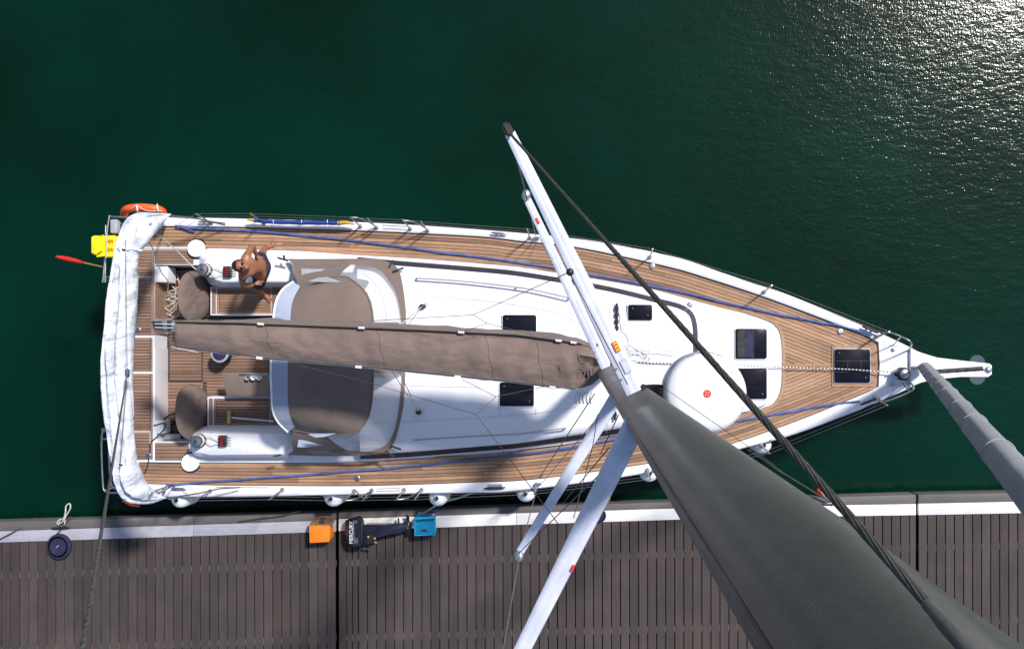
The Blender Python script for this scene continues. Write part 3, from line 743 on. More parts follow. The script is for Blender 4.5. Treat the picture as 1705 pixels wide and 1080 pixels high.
# small instruments glimpsed under the port window
prism('halyard_bag', [T(577, 460, .54), T(612, 467, .54), T(613, 470, .54), T(608, 479, .54), T(598, 472, .54)], .05, 'black_matt', yacht, .008)
tube('window_seam', [D3[i].lerp(C3[i], .5) + Vector((0, 0, .065)) for i in range(8, 20)], .003, 'grey_plastic', spray, 4)

# ------------------------------------------------------------------ boom and stack pack
BZ0, BZ1 = 2.35, 2.2   # aft, forward height over deck
Lx = [292, 330, 400, 440, 520, 600, 700, 800, 860, 920, 960, 985, 1000]
PA = [536, 537, 538, 540, 543, 546, 550, 555, 558, 566, 571, 578, 590]   # port top line
PO = [534, 533, 532, 531, 532, 535, 541, 546, 550, 556, 562, 572, 588]   # port outer bulge
SA = [578, 583, 592, 597, 604, 611, 621, 631, 637, 645, 648, 641, 628]   # starboard edge
rows = []
import itertools
xs = [Lx[0] + (Lx[-1]-Lx[0])*k/110 for k in range(111)]
def itp(x, ys):
    for i in range(len(Lx)-1):
        if Lx[i] <= x <= Lx[i+1]: f = (x-Lx[i])/(Lx[i+1]-Lx[i]); return ys[i]+(ys[i+1]-ys[i])*f
    return ys[-1]
from mathutils import noise as mn
for i, x in enumerate(xs):
    f = (x-Lx[0])/(Lx[-1]-Lx[0]); hb = BZ0 + (BZ1-BZ0)*f; a, o, s = itp(x, PA), itp(x, PO), itp(x, SA)
    up = .28 + .22*f; r = []
    prof = [(o+ (a-o)*.5, -.05, .55), (o, .10, 1), (a-1, up*.96, 1), (a, up, 1), (a+.5, up-.015, 1), (a+(s-a)*.25, up+.03, 1), (a+(s-a)*.5, up+.045, 1), (a+(s-a)*.75, up+.02, 1), (s-2.5, up-.05, 1), (s-.6, up-.06, 1), (s, up-.10, 1), (s-1, .10, 1), (s-(s-a)*.3, -.06, 1), ((a+s)/2, -.12, 1)]
    for k, (y, dz, _) in enumerate(prof):
        p = T(x, y, hb+dz); nn_ = mn.noise(Vector((x*.012 + k*.35, k*.55, 3.1)))*.05 + mn.noise(Vector((x*.035 + k*.5, k*.8 - x*.012, 7)))*.035
        if k in (5, 6, 7): p.z += nn_*(1+ (2.2 if x > 930 else 0))
        elif k in (0, 1, 11, 12, 13): p.y += nn_*.6
        if x > 900:      # gathered folds by the mast
            ang = math.atan2(y-606, 985-x+1e-3); p.z += .02*math.sin(ang*16)*min(1, (x-900)/60)*(1 if 4 < k < 10 else .3)
        r.append(p)
    rows.append(r)
boom = tube('boom', [T(268, 541, BZ0-.05), T(640, 575, 2.22), T(1004, 612, 2.05)], .085, 'alloy', yacht, 12, flat=1.3)
pk = loft('sail_cover', rows, 'canvas', boom, True, True, 70)
tube('cover_batten', [T(x, itp(x, PA), BZ0+(BZ1-BZ0)*(x-292)/708 + .28+.22*(x-292)/708 + .012) for x in xs[:106]], .012, 'black_matt', boom, 6)
tube('cover_batten', [T(x, itp(x, SA)-.3, BZ0+(BZ1-BZ0)*(x-292)/708 + .20+.22*(x-292)/708) for x in xs[:106]], .010, 'rope', boom, 6)
for x, y0 in ((434, PA), (602, PA), (768, PA), (930, PA), (955, PA), (597, SA), (762, SA), (432, SA), (920, SA)):
    f = (x-292)/708; hh = BZ0+(BZ1-BZ0)*f + (.30 if y0 is PA else .215) + .22*f
    tube('cover_clip', [T(x-5, itp(x-5, y0), hh+.015), T(x+5, itp(x+5, y0), hh+.015)], .018, 'white_plastic', boom, 6)
for kk, a_, b_ in ((6, 8, 100), (8, 20, 96)):
    tube('cover_stitching', [rows[i][kk] + Vector((0, 0, .003)) for i in range(a_, b_)], .0022, 'rope_grey', boom, 4)
for i in (23, 52, 80, 93):
    tube('cover_stitching', [rows[min(110, i + (k-3)//2)][k] + Vector((0, 0, .003)) for k in range(3, 11)], .0022, 'rope_dark', boom, 4)
be = box('boom_end', T(273, 541, BZ0-.02), (.24, .17, .17), 'alloy', boom, .02, rot=-.06)
for k in range(3): box('end_sheave', T(262+1.5*k, 536.5+4.5*k, BZ0+.06), (.14, .022, .08), 'black', be, .005)
for y in (539, 545): tube('reef_line', [T(258, y, BZ0+.1), T(292, y+1, BZ0+.14)], .008, 'rope', be, 5)
for x in (284, 280): tube('end_strap', [T(x, 533, BZ0+.08), T(x, 549, BZ0+.08)], .012, 'black', be, 6)
# folds where the cover is gathered at the mast
for k in range(14):
    a0 = math.radians(88 + k*13.5); cx, cy = 986, 604
    pts = [T(cx + r*math.cos(a0 + .12*math.sin(r*.3+k)), cy - r*.95*math.sin(a0+.12*math.sin(r*.3+k)), BZ1+.545-.022*(r/12)) for r in (5, 11, 18, 27, 37)]
    tube('gather_fold', pts, lambda t: .014*math.sin(math.pi*min(1, t+.12))+.004, 'canvas', boom, 6, sm=3)

# ------------------------------------------------------------------ mast, spreaders, radar
def MX(D): return Vector((.38 - .0053*D, -.395 + .0107*D, HC - D))
A_, B_ = .145, .10
rows = []; D = 14.28 - .4; lev = []
lev = [13.88, 10, 6, 3, 2.2, 1.8, 1.7] + [1.7-.1*k for k in range(1, 17)] + [-.5, -1.5, -3.2]
angs = sorted(set([i*360/64 for i in range(64)]))
PSIL = 28
for Dd in lev:
    c = MX(Dd); r = []
    pc = PSIL + max(0, min(70, (1.75-Dd)*62)) if Dd < 1.75 else PSIL
    for a in angs:
        th_ = math.radians(a); v = Vector((A_*math.cos(th_), B_*math.sin(th_), 0))
        if Dd < 1.75 and PSIL < a < pc:
            p0 = Vector((A_*math.cos(math.radians(PSIL)), B_*math.sin(math.radians(PSIL)), 0)); p1 = Vector((A_*math.cos(math.radians(pc)), B_*math.sin(math.radians(pc)), 0))
            f = (a-PSIL)/(pc-PSIL); v = p0.lerp(p1, f)
        r.append(c + v)
    rows.append(r)
mast = loft('mast', rows, 'mast_metal', yacht, True, True, 12)
for o_ in (-5.5, 5.5):
    rr = []
for a0, a1, mt, nm, rad in ((169.5, 173.5, 'black', 'sail_track', 1.008),):
    rws = []
    for Dd in (13.2, 8, 4, 2, 1, .3, -1, -3.2):
        c = MX(Dd); row = []
        for a, rd in ((a0, .96), (a0, rad), ((a0+a1)/2, rad), (a1, rad), (a1, .96)):
            t_ = math.radians(a); row.append(c + Vector((A_*math.cos(t_)*rd, B_*math.sin(t_)*rd, 0)))
        rws.append(row)
    loft(nm, rws, 'black' if nm == 'sail_track' else 'mast_metal', mast, True, True, 30)
lathe('mast_collar', [(.2, 0), (.2, .05), (.16, .09)], 'white_plastic', mast, T(1005, 611, .45), 28)

def spreader(root, tip, c0, c1, lab):
    rows = []; d = (tip-root); n_ = 14
    u = d.normalized(); zax = Vector((0, 0, 1)); ch = u.cross(zax).normalized()
    upv = ch.cross(u).normalized()
    for i in range(n_+1):
        t = i/n_; p = root.lerp(tip, t); c = c0+(c1-c0)*t
        r = []
        for (cx, cz) in ((-.5, 0), (-.46, .10), (-.3, .17), (-.12, .20), (-.05, .17), (.05, .17), (.25, .19), (.42, .10), (.5, 0), (.4, -.1), (.1, -.16), (-.3, -.13)):
            r.append(p + ch*cx*c + upv*cz*c*.9)
        rows.append(r)
    s = loft('spreader', rows, 'white_paint', mast, True, True, 32)
    s['label'] = lab
    # foot and tip fittings
    for t, c in ((.012, c0),) if 'water side' in lab else ():
        p = root.lerp(tip, t); box('root_fitting', p - u*.012 + upv*.005 + ch*c*.4, (.03, c*.3, .02), 'black', s, .004, rq=Matrix((u, ch, upv)).transposed().to_quaternion())
    box('tip_fitting', tip + u*.02, (.07, c1*.8, .05), 'black_matt' if 'upper' in lab else 'alloy', s, .01, rq=Matrix((u, ch, upv)).transposed().to_quaternion())
    q = Matrix((u, ch, upv)).transposed().to_quaternion()
    for t in (.06, .10):
        p = root.lerp(tip, t); lathe('rivet', [(.006, 0), (.005, .003)], 'steel', s, p + ch*c0*-.33*(1 if t > .08 else 1) + upv*c0*.155, 10)
    return s, q, ch, upv, u
D1, D2 = 8.4, 4.5
r1 = PD(1010, 611, D1); t1 = PD(878, 332, D1 - .05); s1 = PD(866, 918, D1-.05); r1s = MX(D1) + Vector((0, -.06, 0))
r2 = PD(1058, 652, D2); t2 = PD(849, 222, D2 - .05); r2s = PD(1061, 699, D2 + .04); s2 = PD(820, 1180, D2-.05)
SPR = [spreader(r1, t1, .115, .072, 'lower spreader on the water side'), spreader(r2, t2, .102, .055, 'upper spreader on the water side with an orange sticker'),
       spreader(r1s, s1, .13, .075, 'lower spreader over the pontoon'), spreader(r2s, s2, .115, .07, 'upper spreader over the pontoon')]
def sticker(S_, root, tip, t, off, l, w, mat, nm, lift=.0):
    s, q, ch, upv, u = S_; p = root.lerp(tip, t) + ch*off + upv*(.024+lift)
    return box(nm, p, (l, w, .002), mat, s, 0, rq=q)
sticker(SPR[1], r2, t2, .17, .012, .055, .024, 'sticker', 'warning_sticker', .0)
for k in range(3): sticker(SPR[1], r2, t2, .158+.012*k, .012, .003, .018, 'yellow', 'sticker_print', .0012)
sticker(SPR[1], r2, t2, .095, .010, .07, .034, 'grey_plastic', 'maker_plate', -.001); sticker(SPR[1], r2, t2, .095, .010, .062, .027, 'white_paint', 'maker_plate', .0005)
sticker(SPR[0], r1, t1, .13, .012, .03, .014, 'red', 'warning_sticker'); sticker(SPR[0], r1, t1, .87, 0, .06, .022, 'red', 'warning_sticker', -.005)
sticker(SPR[3], r2s, s2, .50, -.04, .035, .014, 'red', 'warning_sticker')
ball('tip_cup', t1 + Vector((-.01, .04, 0)), (.045, .055, .04), 'alloy', SPR[0][0]); ball('tip_cup', s1 + Vector((-.01, -.04, 0)), (.045, .055, .04), 'alloy', SPR[2][0])
# radar dome on its bracket
rc = PD(1177, 655, 6.05)
rd = lathe('radar_dome', [(.24, -.15), (.268, -.12), (.272, -.09), (.266, -.045), (.24, -.012), (.19, .0), (.1, .01), (0, .012)], 'gelcoat', mast, rc, 48, smooth=50)
lathe('dome_base', [(.18, -.36), (.24, -.35), (.276, -.30), (.280, -.2), (.270, -.13), (.25, -.12)], 'white_paint', rd, rc, 48, smooth=50)  # darker lavender than the top: shade on the dome's side put into the colour
lathe('dome_band', [(.268, -.158), (.2745, -.15), (.2745, -.128), (.268, -.12)], 'grey_plastic', rd, rc, 48)
lathe('dome_emblem', [(.026, .0), (.026, .0135), (.0, .0145)], 'red', rd, rc, 24)
for k in range(4):
    a = k*1.57+.5; box('emblem_print', rc + Vector((.012*math.cos(a), .012*math.sin(a), .015)), (.008, .004, .001), 'white_plastic', rd, 0, rot=a)
# maker's label on the aft side of the dome
for a_c, w_, m_, r_, nm in ((186, 15, 'red', .284, 'dome_label'),):
    rws = []
    for z_ in (-.27, -.17):
        rws.append([rc + Vector((r_*math.cos(math.radians(a)), r_*math.sin(math.radians(a)), z_)) for a in [a_c-w_+k*3 for k in range(11)]])
    loft(nm, rws, m_, rd, smooth=80)
    for k in range(5):
        a = math.radians(a_c - 11 + 5.4*k)
        box('label_print', rc + Vector(((r_+.002)*math.cos(a), (r_+.002)*math.sin(a), -.22)), (.002, .014, .05 if k % 2 else .03), 'white_plastic', rd, 0, rot=a)
for a_c in (112, 95, 70):
    a0 = math.radians(a_c)
    tube('dome_vent', [rc + Vector((.262*math.cos(a0+s), .262*math.sin(a0+s), -.03 if 0 else -.055)) for s in (-.09, -.04, .04, .09)], .008, 'black', rd, 6)
br = MX(6.3)
box('radar_bracket', (br.x+.30, br.y+.02, rc.z-.28), (.42, .12, .03), 'black', mast, .006)
tube('radar_cable', [PD(1073, 643, 6.1), PD(1095, 642, 6.2), PD(1113, 645, 6.25)], .011, 'black', mast, 8, sm=4)
# ------------------------------------------------------------------ standing rigging
def wire(name, a, b, r, mat='wire', **kw): return tube(name, [a, b], r, mat, kw.pop('parent', yacht), 6, **kw)
cs = T(896, 805, .08); cpt = T(893, 396, .08)
for c in (cs, cpt): box('chainplate', c, (.10, .03, .12), 'steel', yacht, .006)
wire('shroud', cs, s1, .0055); wire('shroud', cpt, t1, .0055)
wire('shroud', cs + Vector((.05, 0, 0)), r1s, .005); wire('shroud', cpt + Vector((.05, 0, 0)), r1, .005)
wire('shroud', t1, t2, .006, 'rope_grey'); wire('shroud', s1, s2, .005)
wire('shroud', s1, PD(1085, 705, D2+.1), .004)
# heavy diagonal shroud from the upper spreader tip, laid strands
top = PD(1554, 1016, .87)
nseg = 420
tube('diagonal_shroud', [t2.lerp(top, k/nseg) for k in range(nseg+1)], lambda t: .0064 - .0016*t, 'wire_dark', yacht, 18, smooth=25, lobes=9, twist=20, lobe_amp=.10)
top2 = t2 + (top-t2)*1.25; d_ = (top-t2).normalized()
tube('swage_terminal', [top - d_*.01, top, top + d_*.02, top + d_*.06, top + d_*.5], lambda t: .0062 if t < .3 else .0078, 'mast_metal', yacht, 20)
# backstay with its bridle
ap = T(212, 621, 2.35)
bs1 = PD(176, 842, 4.6); dirb = (bs1 - ap)
tube('backstay', [ap + dirb*k/120 for k in range(181)], lambda t: .0095 - .001*t, 'wire', yacht, 10, smooth=30, lobes=5, twist=24, lobe_amp=.1)
box('bridle_block', ap, (.05, .12, .06), 'steel', yacht, .012)
wire('backstay_bridle', ap, T(209, 398, 2.12), .005); wire('backstay_bridle', ap, T(200, 778, 2.22), .005); wire('backstay_bridle', ap + Vector((.01, -.02, 0)), T(222, 700, 2.2), .003)
# forestay with furled sail
fb = T(1540, 612, .25); fmid = PD(1706, 806, 3.05); ftop = fmid + (fmid-fb)*.26
nf = 90; pts = [fb.lerp(ftop, k/nf) for k in range(nf+1)]
def fr(t): return (.088 if t > .01 else .07)*(1-.42*t) * (1 + .012*abs(math.sin(t*40)))
tube('furled_sail', pts, fr, 'sail_grey', yacht, 20, smooth=60)
for k in range(11):
    t = .05 + k*.086 + .008*math.sin(k*2.3); p = fb.lerp(ftop, t); R_ = .088*(1-.42*t)*1.04; u = (ftop-fb).normalized(); n1 = u.cross(Vector((0, 1, 0))).normalized(); n2 = u.cross(n1)
    tube('sail_turn', [p + (n1*math.cos(a)+n2*math.sin(a))*R_ + u*(.11*a/6.28) for a in [i*6.283/24 for i in range(25)]], .0035, 'sail_grey', yacht, 5)
wire('forestay_foil', T(1520, 612, .12), fb, .03, 'alloy')
tube('furler_tack', [fb + Vector((-.05, 0, .02)), T(1538, 611, .22)], .06, 'black', yacht, 12)
# lazy jacks, lines
L1 = lambda pts, r=.0038, nm='lazy_jack', m='wire_dark': tube(nm, pts, r, m, yacht, 5)
n1 = T(788, 524, 3.3); n2 = T(811, 538, 3.0)
L1([PD(948, 453, 6.0), n1]); L1([n1, T(621, 534, 2.72)]); L1([n1, n2]); L1([n2, T(772, 552, 2.7)]); L1([n2, T(886, 557, 2.75)])
m1 = T(793, 690, 3.3); m2 = T(826, 660, 3.0)
L1([PD(930, 872, 6.6), m1]); L1([m1, T(615, 637, 2.6), T(479, 603, 2.56)]); L1([m1, m2]); L1([m2, T(769, 631, 2.6)]); L1([m2, T(918, 641, 2.6)])
L1([T(937, 838, 2.5), PD(1014, 745, 6.0)], .005, 'running_line'); L1([PD(995, 690, 8), PD(987, 742, 7.4), PD(955, 862, 6.6)], .0035, 'running_line')
L1([PD(898, 795, 9), PD(990, 655, 8.3)], .005, 'running_line', 'wire'); L1([PD(1030, 690, 4.4), PD(1000, 755, 5.2)], .003, 'running_line')
L1([PD(1105, 645, 5.9), PD(1236, 736, 5.4), PD(1290, 774, 5.2)], .002, 'flag_halyard')
L1([PD(948, 453, 4.46), PD(1045, 640, 4.4)], .003, 'running_line'); ball('jack_block', PD(949, 453, 4.44), (.02, .02, .02), 'black', yacht, 12)
for (a, b, c) in (((703, 510), (660, 545), (668, 541)), ((697, 686), (650, 614), (664, 616))):
    p = T(a[0], a[1], .50); blk = ball('sheet_block', p, (.05, .04, .04), 'black', yacht, 14); ball('block_cheek', p + Vector((.05, .02, .0)), (.03, .03, .03), 'steel', blk, 12)
    L1([p, T(b[0], b[1], 2.3)], .006, 'main_sheet', 'rope'); L1([p, T(c[0], c[1], 2.3)], .006, 'main_sheet', 'rope')

# ------------------------------------------------------------------ loose gear on deck
yl = thing
def rope_thing(name, label, cat, pts, r, mat, sm=6, group=None, sides=6, **kw):
    o = tube(name, pts, r, mat, None, sides, sm=sm, **kw); props(o, label, cat, group); return o
def strap_thing(pts, label):
    rows = []; pl = catmull(pts, 8)
    for i, p in enumerate(pl):
        t = (pl[min(i+1, len(pl)-1)] - pl[max(i-1, 0)]).normalized(); s = Vector((-t.y, t.x, 0)).normalized()*.017
        w = Vector((0, 0, .006*math.sin(i*.9))); rows.append([p+s+w, p+s*.5+Vector((0, 0, .006)), p-s*.5+Vector((0, 0, .006)), p-s-w, p-s-Vector((0, 0, .004)), p+s-Vector((0, 0, .004))])
    o = loft('safety_line', rows, 'webbing', None, True, True, 60); props(o, label, 'webbing strap', 'blue safety lines along the side decks')
strap_thing([T(298, 376, .08), T(330, 380, .06), T(440, 386, .045), T(600, 402, .045), T(720, 418, .045), T(860, 436, .045), T(989, 458, .05), T(1111, 481, .05), T(1240, 511, .045), T(1340, 532, .04), T(1407, 544, .045), T(1452, 558, .08)], 'long blue webbing strap along the side deck facing open water')
strap_thing([T(280, 809, .08), T(330, 803, .045), T(440, 795, .045), T(600, 783, .045), T(720, 772, .045), T(860, 757, .05), T(960, 743, .05), T(1040, 728, .05), T(1150, 712, .05), T(1230, 700, .045), T(1300, 688, .04), T(1380, 674, .045), T(1432, 668, .08)], 'long blue webbing strap along the side deck facing the pontoon')
for (x, y, a) in ((300, 376, 1), (283, 808, -1)):
    o = rope_thing('strap_tail', 'blue strap tail knotted at the port stern cleat' if a > 0 else 'blue strap tail knotted at the pontoon side stern cleat', 'strap', [T(x-8, y-1, .09), T(x+4, y+3*a, .07), T(x+14, y+7*a, .06), T(x+24, y+10*a, .05)] if a > 0 else [T(x-6, y-2, .09), T(x+4, y-1, .08), T(x+8, y+5, .07), T(x+7, y+8, .07)], .014, 'webbing')
# tangled white rope by the helm
pts = []; random.seed(11)
for k in range(80):
    a = k*.62; rr = 1+.35*math.sin(k*.23); ang = a
    cx = 281 + 5*math.sin(k*.05); cy = 492 + 22*math.sin(k*.11+.6)
    pts.append(T(cx + 13*rr*math.cos(ang) + random.uniform(-2, 2), cy + 13*rr*math.sin(ang) + random.uniform(-2, 2), SO + .06 + .0035*k*.35 + random.uniform(0, .05)))
rope_thing('rope_pile', 'tangled pile of white rope behind the wheel cover', 'rope', pts, .0085, 'rope', 5, sides=6)
rope_thing('sheet_rope', 'white rope running from the stern frame to the pile behind the wheel', 'rope', [T(243, 392, 1.3), T(256, 418, .8), T(268, 452, .3), T(280, 470, 0), T(276, 500, -.3)], .009, 'rope', 4)
rope_thing('sheet_rope', 'white rope running from the stern frame to the winch beside the man', 'rope', [T(254, 384, 1.3), T(290, 413, .8), T(322, 445, .45), T(336, 453, .42)], .009, 'rope', 4)
rope_thing('thin_rope', 'thin white rope hanging below the aft end of the boom', 'rope', [T(278, 555, 1.0), T(284, 572, .6), T(288, 578, .4), T(330, 586, .2)], .006, 'rope', 4)
# rope tangle on the coachroof in front of the mast
pts = [T(x, y, RZ(y)+.015+.004*i) for i, (x, y) in enumerate([(1032, 508), (1034, 530), (1036, 548), (1044, 556), (1048, 568), (1040, 576), (1050, 585), (1066, 590), (1078, 594), (1070, 583), (1056, 580), (1044, 582), (1050, 594), (1070, 598), (1086, 596), (1080, 586), (1062, 576), (1052, 570), (1042, 590), (1060, 586), (1080, 584), (1100, 583), (1128, 587)])]
rope_thing('halyard_coil', 'loose thin white line coiled on the cabin roof ahead of the mast', 'rope', pts, .0055, 'rope', 6)
rope_thing('furling_line', 'black and white flecked line down the middle of the foredeck', 'rope', [T(1060, 603, .5), T(1126, 605, .5), T(1180, 606, .30), T(1303, 611, .12), T(1400, 614, .10), T(1497, 620, .16)], .0085, 'check_rope', 5)
lo = rope_thing('electric_hose', 'thin black hose trailing over the stern teak', 'hose', [T(234, 796, .02), T(244, 780, .02), T(249, 757, .02), T(251, 737, .025), T(262, 726, .03), T(273, 714, .0), T(274, 704, .0), T(256, 708, .02)], .009, 'black', 6)
rope_thing('shower_hose', 'coil of black hose beside the pontoon side wheel', 'hose', [T(272, 714, -.1), T(272, 700, -.15), T(284, 690, -.2), T(296, 688, -.3), T(292, 700, -.35), T(282, 712, -.4), T(290, 722, -.4), T(300, 715, -.4), T(292, 704, -.38), T(284, 700, -.38), T(278, 716, -.38), T(292, 726, -.38)], .013, 'black', 6)
# brush
bsh = thing('deck_brush', 'wooden deck brush with a long white handle lying on the bench', 'brush', T(382, 694, -.05))
box('brush_head', T(381.5, 694, -.0), (.06, .22, .05), 'brush', bsh, .01); tube('handle', [T(386, 695, .01), T(456, 701, .03)], .012, 'white_plastic', bsh, 8)
V, Fc = [], []
for i in range(40):
    c = T(379+ (i % 4)*1.7, 684.5 + (i//4)*2.1, -.045); b = len(V); V += [c+Vector((-.005, -.006, 0)), c+Vector((.005, -.006, 0)), c+Vector((0, .006, 0)), c+Vector((random.uniform(-.01, .01), 0, .03))]; Fc += [(b, b+1, b+3), (b+1, b+2, b+3), (b+2, b, b+3)]
pyd('bristles', V, Fc, 'brush', bsh, None, kind='stuff')
# rolled bimini across the stern
bim = thing('rolled_bimini', 'long white canvas awning rolled up on its frame across the stern', 'awning', T(215, 600, 1.8))
Lf = [(285, 356), (262, 355), (236, 355), (216, 362), (203, 382), (196, 412), (188, 460), (181, 520), (174, 585), (172, 640), (175, 690), (181, 730), (190, 778), (196, 806), (208, 828), (230, 838), (252, 838), (277, 829)]
Rt = [(284, 358), (274, 366), (262, 378), (252, 393), (242, 408), (229, 426), (227, 462), (223, 520), (219, 585), (219, 640), (221, 690), (222, 730), (226, 768), (232, 786), (240, 803), (252, 816), (264, 824), (278, 828)]
HH = [1.2, 1.35, 1.55, 1.75, 1.85, 1.9, 1.92, 1.95, 1.95, 1.95, 1.95, 1.93, 1.9, 1.85, 1.7, 1.55, 1.35, 1.2]
La = catmull([T(x, y, h) for (x, y), h in zip(Lf, HH)], 8); Ra = catmull([T(x, y, h) for (x, y), h in zip(Rt, HH)], 8); rows = []
for i, (a, b) in enumerate(zip(La, Ra)):
    c = (a+b)/2; hw = (b-a)/2; L_ = hw.length; r = []
    for k in range(36):
        an = 2*math.pi*k/36
        s = .20 + .04*math.sin(i*.13)
        fold = 1 + .16*math.sin(an*7 + i*.035 + 1.5*mn.noise(Vector((i*.04, 0, 9)))) + .30*mn.noise(Vector((i*.05, an*2.2, 2))) + .16*mn.noise(Vector((i*.25, an*4, 5)))
        # one deep crease along the length
        cr = math.exp(-((math.degrees(an) - (95 + 10*math.sin(i*.06)))/8)**2)*.95
        z = math.sin(an)*s*min(1, L_/.15)*(fold - cr)
        r.append(c + hw*math.cos(an)*(1 + .02*math.sin(i*.5)) + Vector((0, 0, z)))
    rows.append(r)
loft('awning_roll', rows, 'cloth_white', bim, True, True, 60)
for (x0, y0, x1, y1) in ((192, 414, 238, 417), (196, 772, 226, 776)):
    a, b = T(x0, y0, 1.9), T(x1, y1, 1.9); tube('tie_strap', [a + (b-a)*t + Vector((0, 0, .16*math.sin(math.pi*t)+.02)) for t in [k/10 for k in range(11)]], .010, 'white_plastic', bim, 6)
    box('strap_buckle', T((x0+x1)/2-10, (y0+y1)/2, 2.07), (.05, .03, .02), 'black', bim, .004)
tube('tie_tail', [T(222, 769, 1.9), T(229, 768, 1.85), T(231, 772, 1.8)], .012, 'white_plastic', bim, 6)
for yy, e in ((372, -1), (820, 1)):
    tube('frame_leg', [T(250, yy, 1.75), T(275, yy+(4 if e < 0 else -2), .06)], .014, 'steel', bim, 8)
for pts in ([(285, 361), (330, 364), (352, 369), (375, 372)], [(285, 359), (320, 362), (375, 375)], [(278, 829), (330, 821), (365, 813), (400, 811)], [(270, 822), (276, 815), (284, 810), (290, 806)]):
    tube('frame_strap', [T(x, y, .7-.5*k/3) for k, (x, y) in enumerate(pts)], .012, 'rope_dark', bim, 6, flat=.5)
tube('red_trim', [T(204, 832, 1.45), T(218, 840, 1.4), T(232, 842, 1.38)], .02, 'orange', bim, 8)
# life ring
lr = thing('lifebuoy', 'orange horseshoe lifebuoy clipped on the stern rail above the awning roll', 'lifebuoy', T(240, 352, .6))
tube('float', [T(207, 358, .35), T(208, 351, .5), T(216, 347, .62), T(238, 345.5, .66), T(260, 348, .62), T(270, 352, .5), T(272, 358, .35)], .062, 'orange', lr, 14, sm=6)
tube('grab_line', [T(206, 356, .5), T(222, 346, .72), T(228, 342, .73), T(244, 351, .70), T(270, 351, .64)], .008, 'rope', lr, 6, sm=3)
for x in (228, 262): tube('reflective_band', [T(x, 340, .55), T(x, 344, .745), T(x+1, 352, .70)], .012, 'white_plastic', lr, 6, sm=3)
# yellow sling bag
yb = thing('rescue_bag', 'yellow rescue sling bag with red lettering on the stern rail', 'bag', T(170, 408, .4))
prism('pouch', [T(152, 391, .75), T(170, 393, .8), T(191, 391, .8), T(192, 428, .8), T(176, 428, .8), T(163, 424, .75), T(152, 424, .72)], .22, 'yellow', yb, .04, seg=3)
prism('flap', [T(152, 394, .765), T(168, 397, .81), T(169, 417, .81), T(160, 424, .79), T(152, 421, .76)], .012, 'yellow', yb, .004)
for k, y in enumerate((401, 415)):
    for j in range(4): box('lettering', T(180+j*2.6, y + .8*(j % 2), .806), (.016, .055 if (j+k) % 2 else .04, .004), 'red', yb, 0)
for x in (176.5,): tube('bag_strap', [T(x, 388, .8), T(x, 430, .8)], .01, 'grey_plastic', yb, 6)
# ensign staff
fs = thing('flagstaff', 'wooden flagstaff with a rolled red flag pointing out over the stern', 'flag', T(176, 445, .5))
a = T(178, 446, .45); b = T(93, 427, 1.25)
tube('staff', [a, b], .014, 'wood', fs, 8)
tube('rolled_flag', [a.lerp(b, .48), a.lerp(b, .6), a.lerp(b, .8), a.lerp(b, .93), b], lambda t: .016+.022*math.sin(math.pi*min(1, t*1.1))*(1), 'red', fs, 10, sm=4)
# blue roll on the port gunwale
br_ = thing('rolled_flags', 'blue rolled canvas with a gold end tied along the water side gunwale', 'canvas roll', T(500, 371, .1))
tube('roll', [T(424, 366.5, .2), T(450, 369, .2), T(500, 370.5, .2), T(545, 371, .2), T(566, 371.5, .2)], lambda t: .042*(1-.2*abs(math.sin(t*19))), 'blue', br_, 10, sm=5)
tube('gold_end', [T(563, 371.5, .2), T(575, 370.5, .21), T(583, 371.5, .2), T(590, 373, .19)], lambda t: .038*(1-.6*t), 'gold', br_, 10, sm=4)
tube('gold_end', [T(412, 365.6, .2), T(425, 366.7, .2)], lambda t: .015+.02*t, 'gold', br_, 10)
for x in (455, 502, 545): tube('tie', [T(x, 366, .17), T(x, 368, .255), T(x, 374, .2)], .006, 'white_plastic', br_, 6, sm=3)

# ================================================================== PERSON
def skin_mesh(name, joints, edges, mat, parent, sub=2, root=0):
    me = bpy.data.meshes.new(name); me.from_pydata([tuple(j[0]) for j in joints], edges, [])
    o = bpy.data.objects.new(name, me); COL.objects.link(o)
    o.modifiers.new('skin', 'SKIN')
    sv = me.skin_vertices[0].data
    for i, j in enumerate(joints):
        r = j[1]; sv[i].radius = (r, r) if not isinstance(r, tuple) else r
        sv[i].use_root = (i == root)
    m = o.modifiers.new('sub', 'SUBSURF'); m.levels = sub; m.render_levels = sub
    dg = bpy.context.evaluated_depsgraph_get(); dg.update()
    me2 = bpy.data.meshes.new_from_object(o.evaluated_get(dg)); me2.name = name
    bpy.data.objects.remove(o); bpy.data.meshes.remove(me)
    return link(name, me2, mat, parent, 180)
pe = thing('person', 'shirtless tanned man in dark shorts and sunglasses looking up at the camera', 'person', T(445, 455, .0))
pel = T(434, 449, .80)
LF, RF = T(444, 411, .04), T(438, 490, -.01)     # ankles
LK, RK = T(433, 424, .47), T(428, 480, .40)
lH, rH = T(436, 437, .78), T(434, 461, .78)
belly = T(427, 448, .98); chest = T(418, 446, 1.20); uch = T(412, 443, 1.33); neck = T(406, 442, 1.41)
lS, rS = T(410, 428, 1.33), T(404, 459, 1.30)
lE, rE = T(420, 409, 1.10), T(404, 476, 1.08); lW, rW = T(427, 425, .90), T(423, 474, .90)
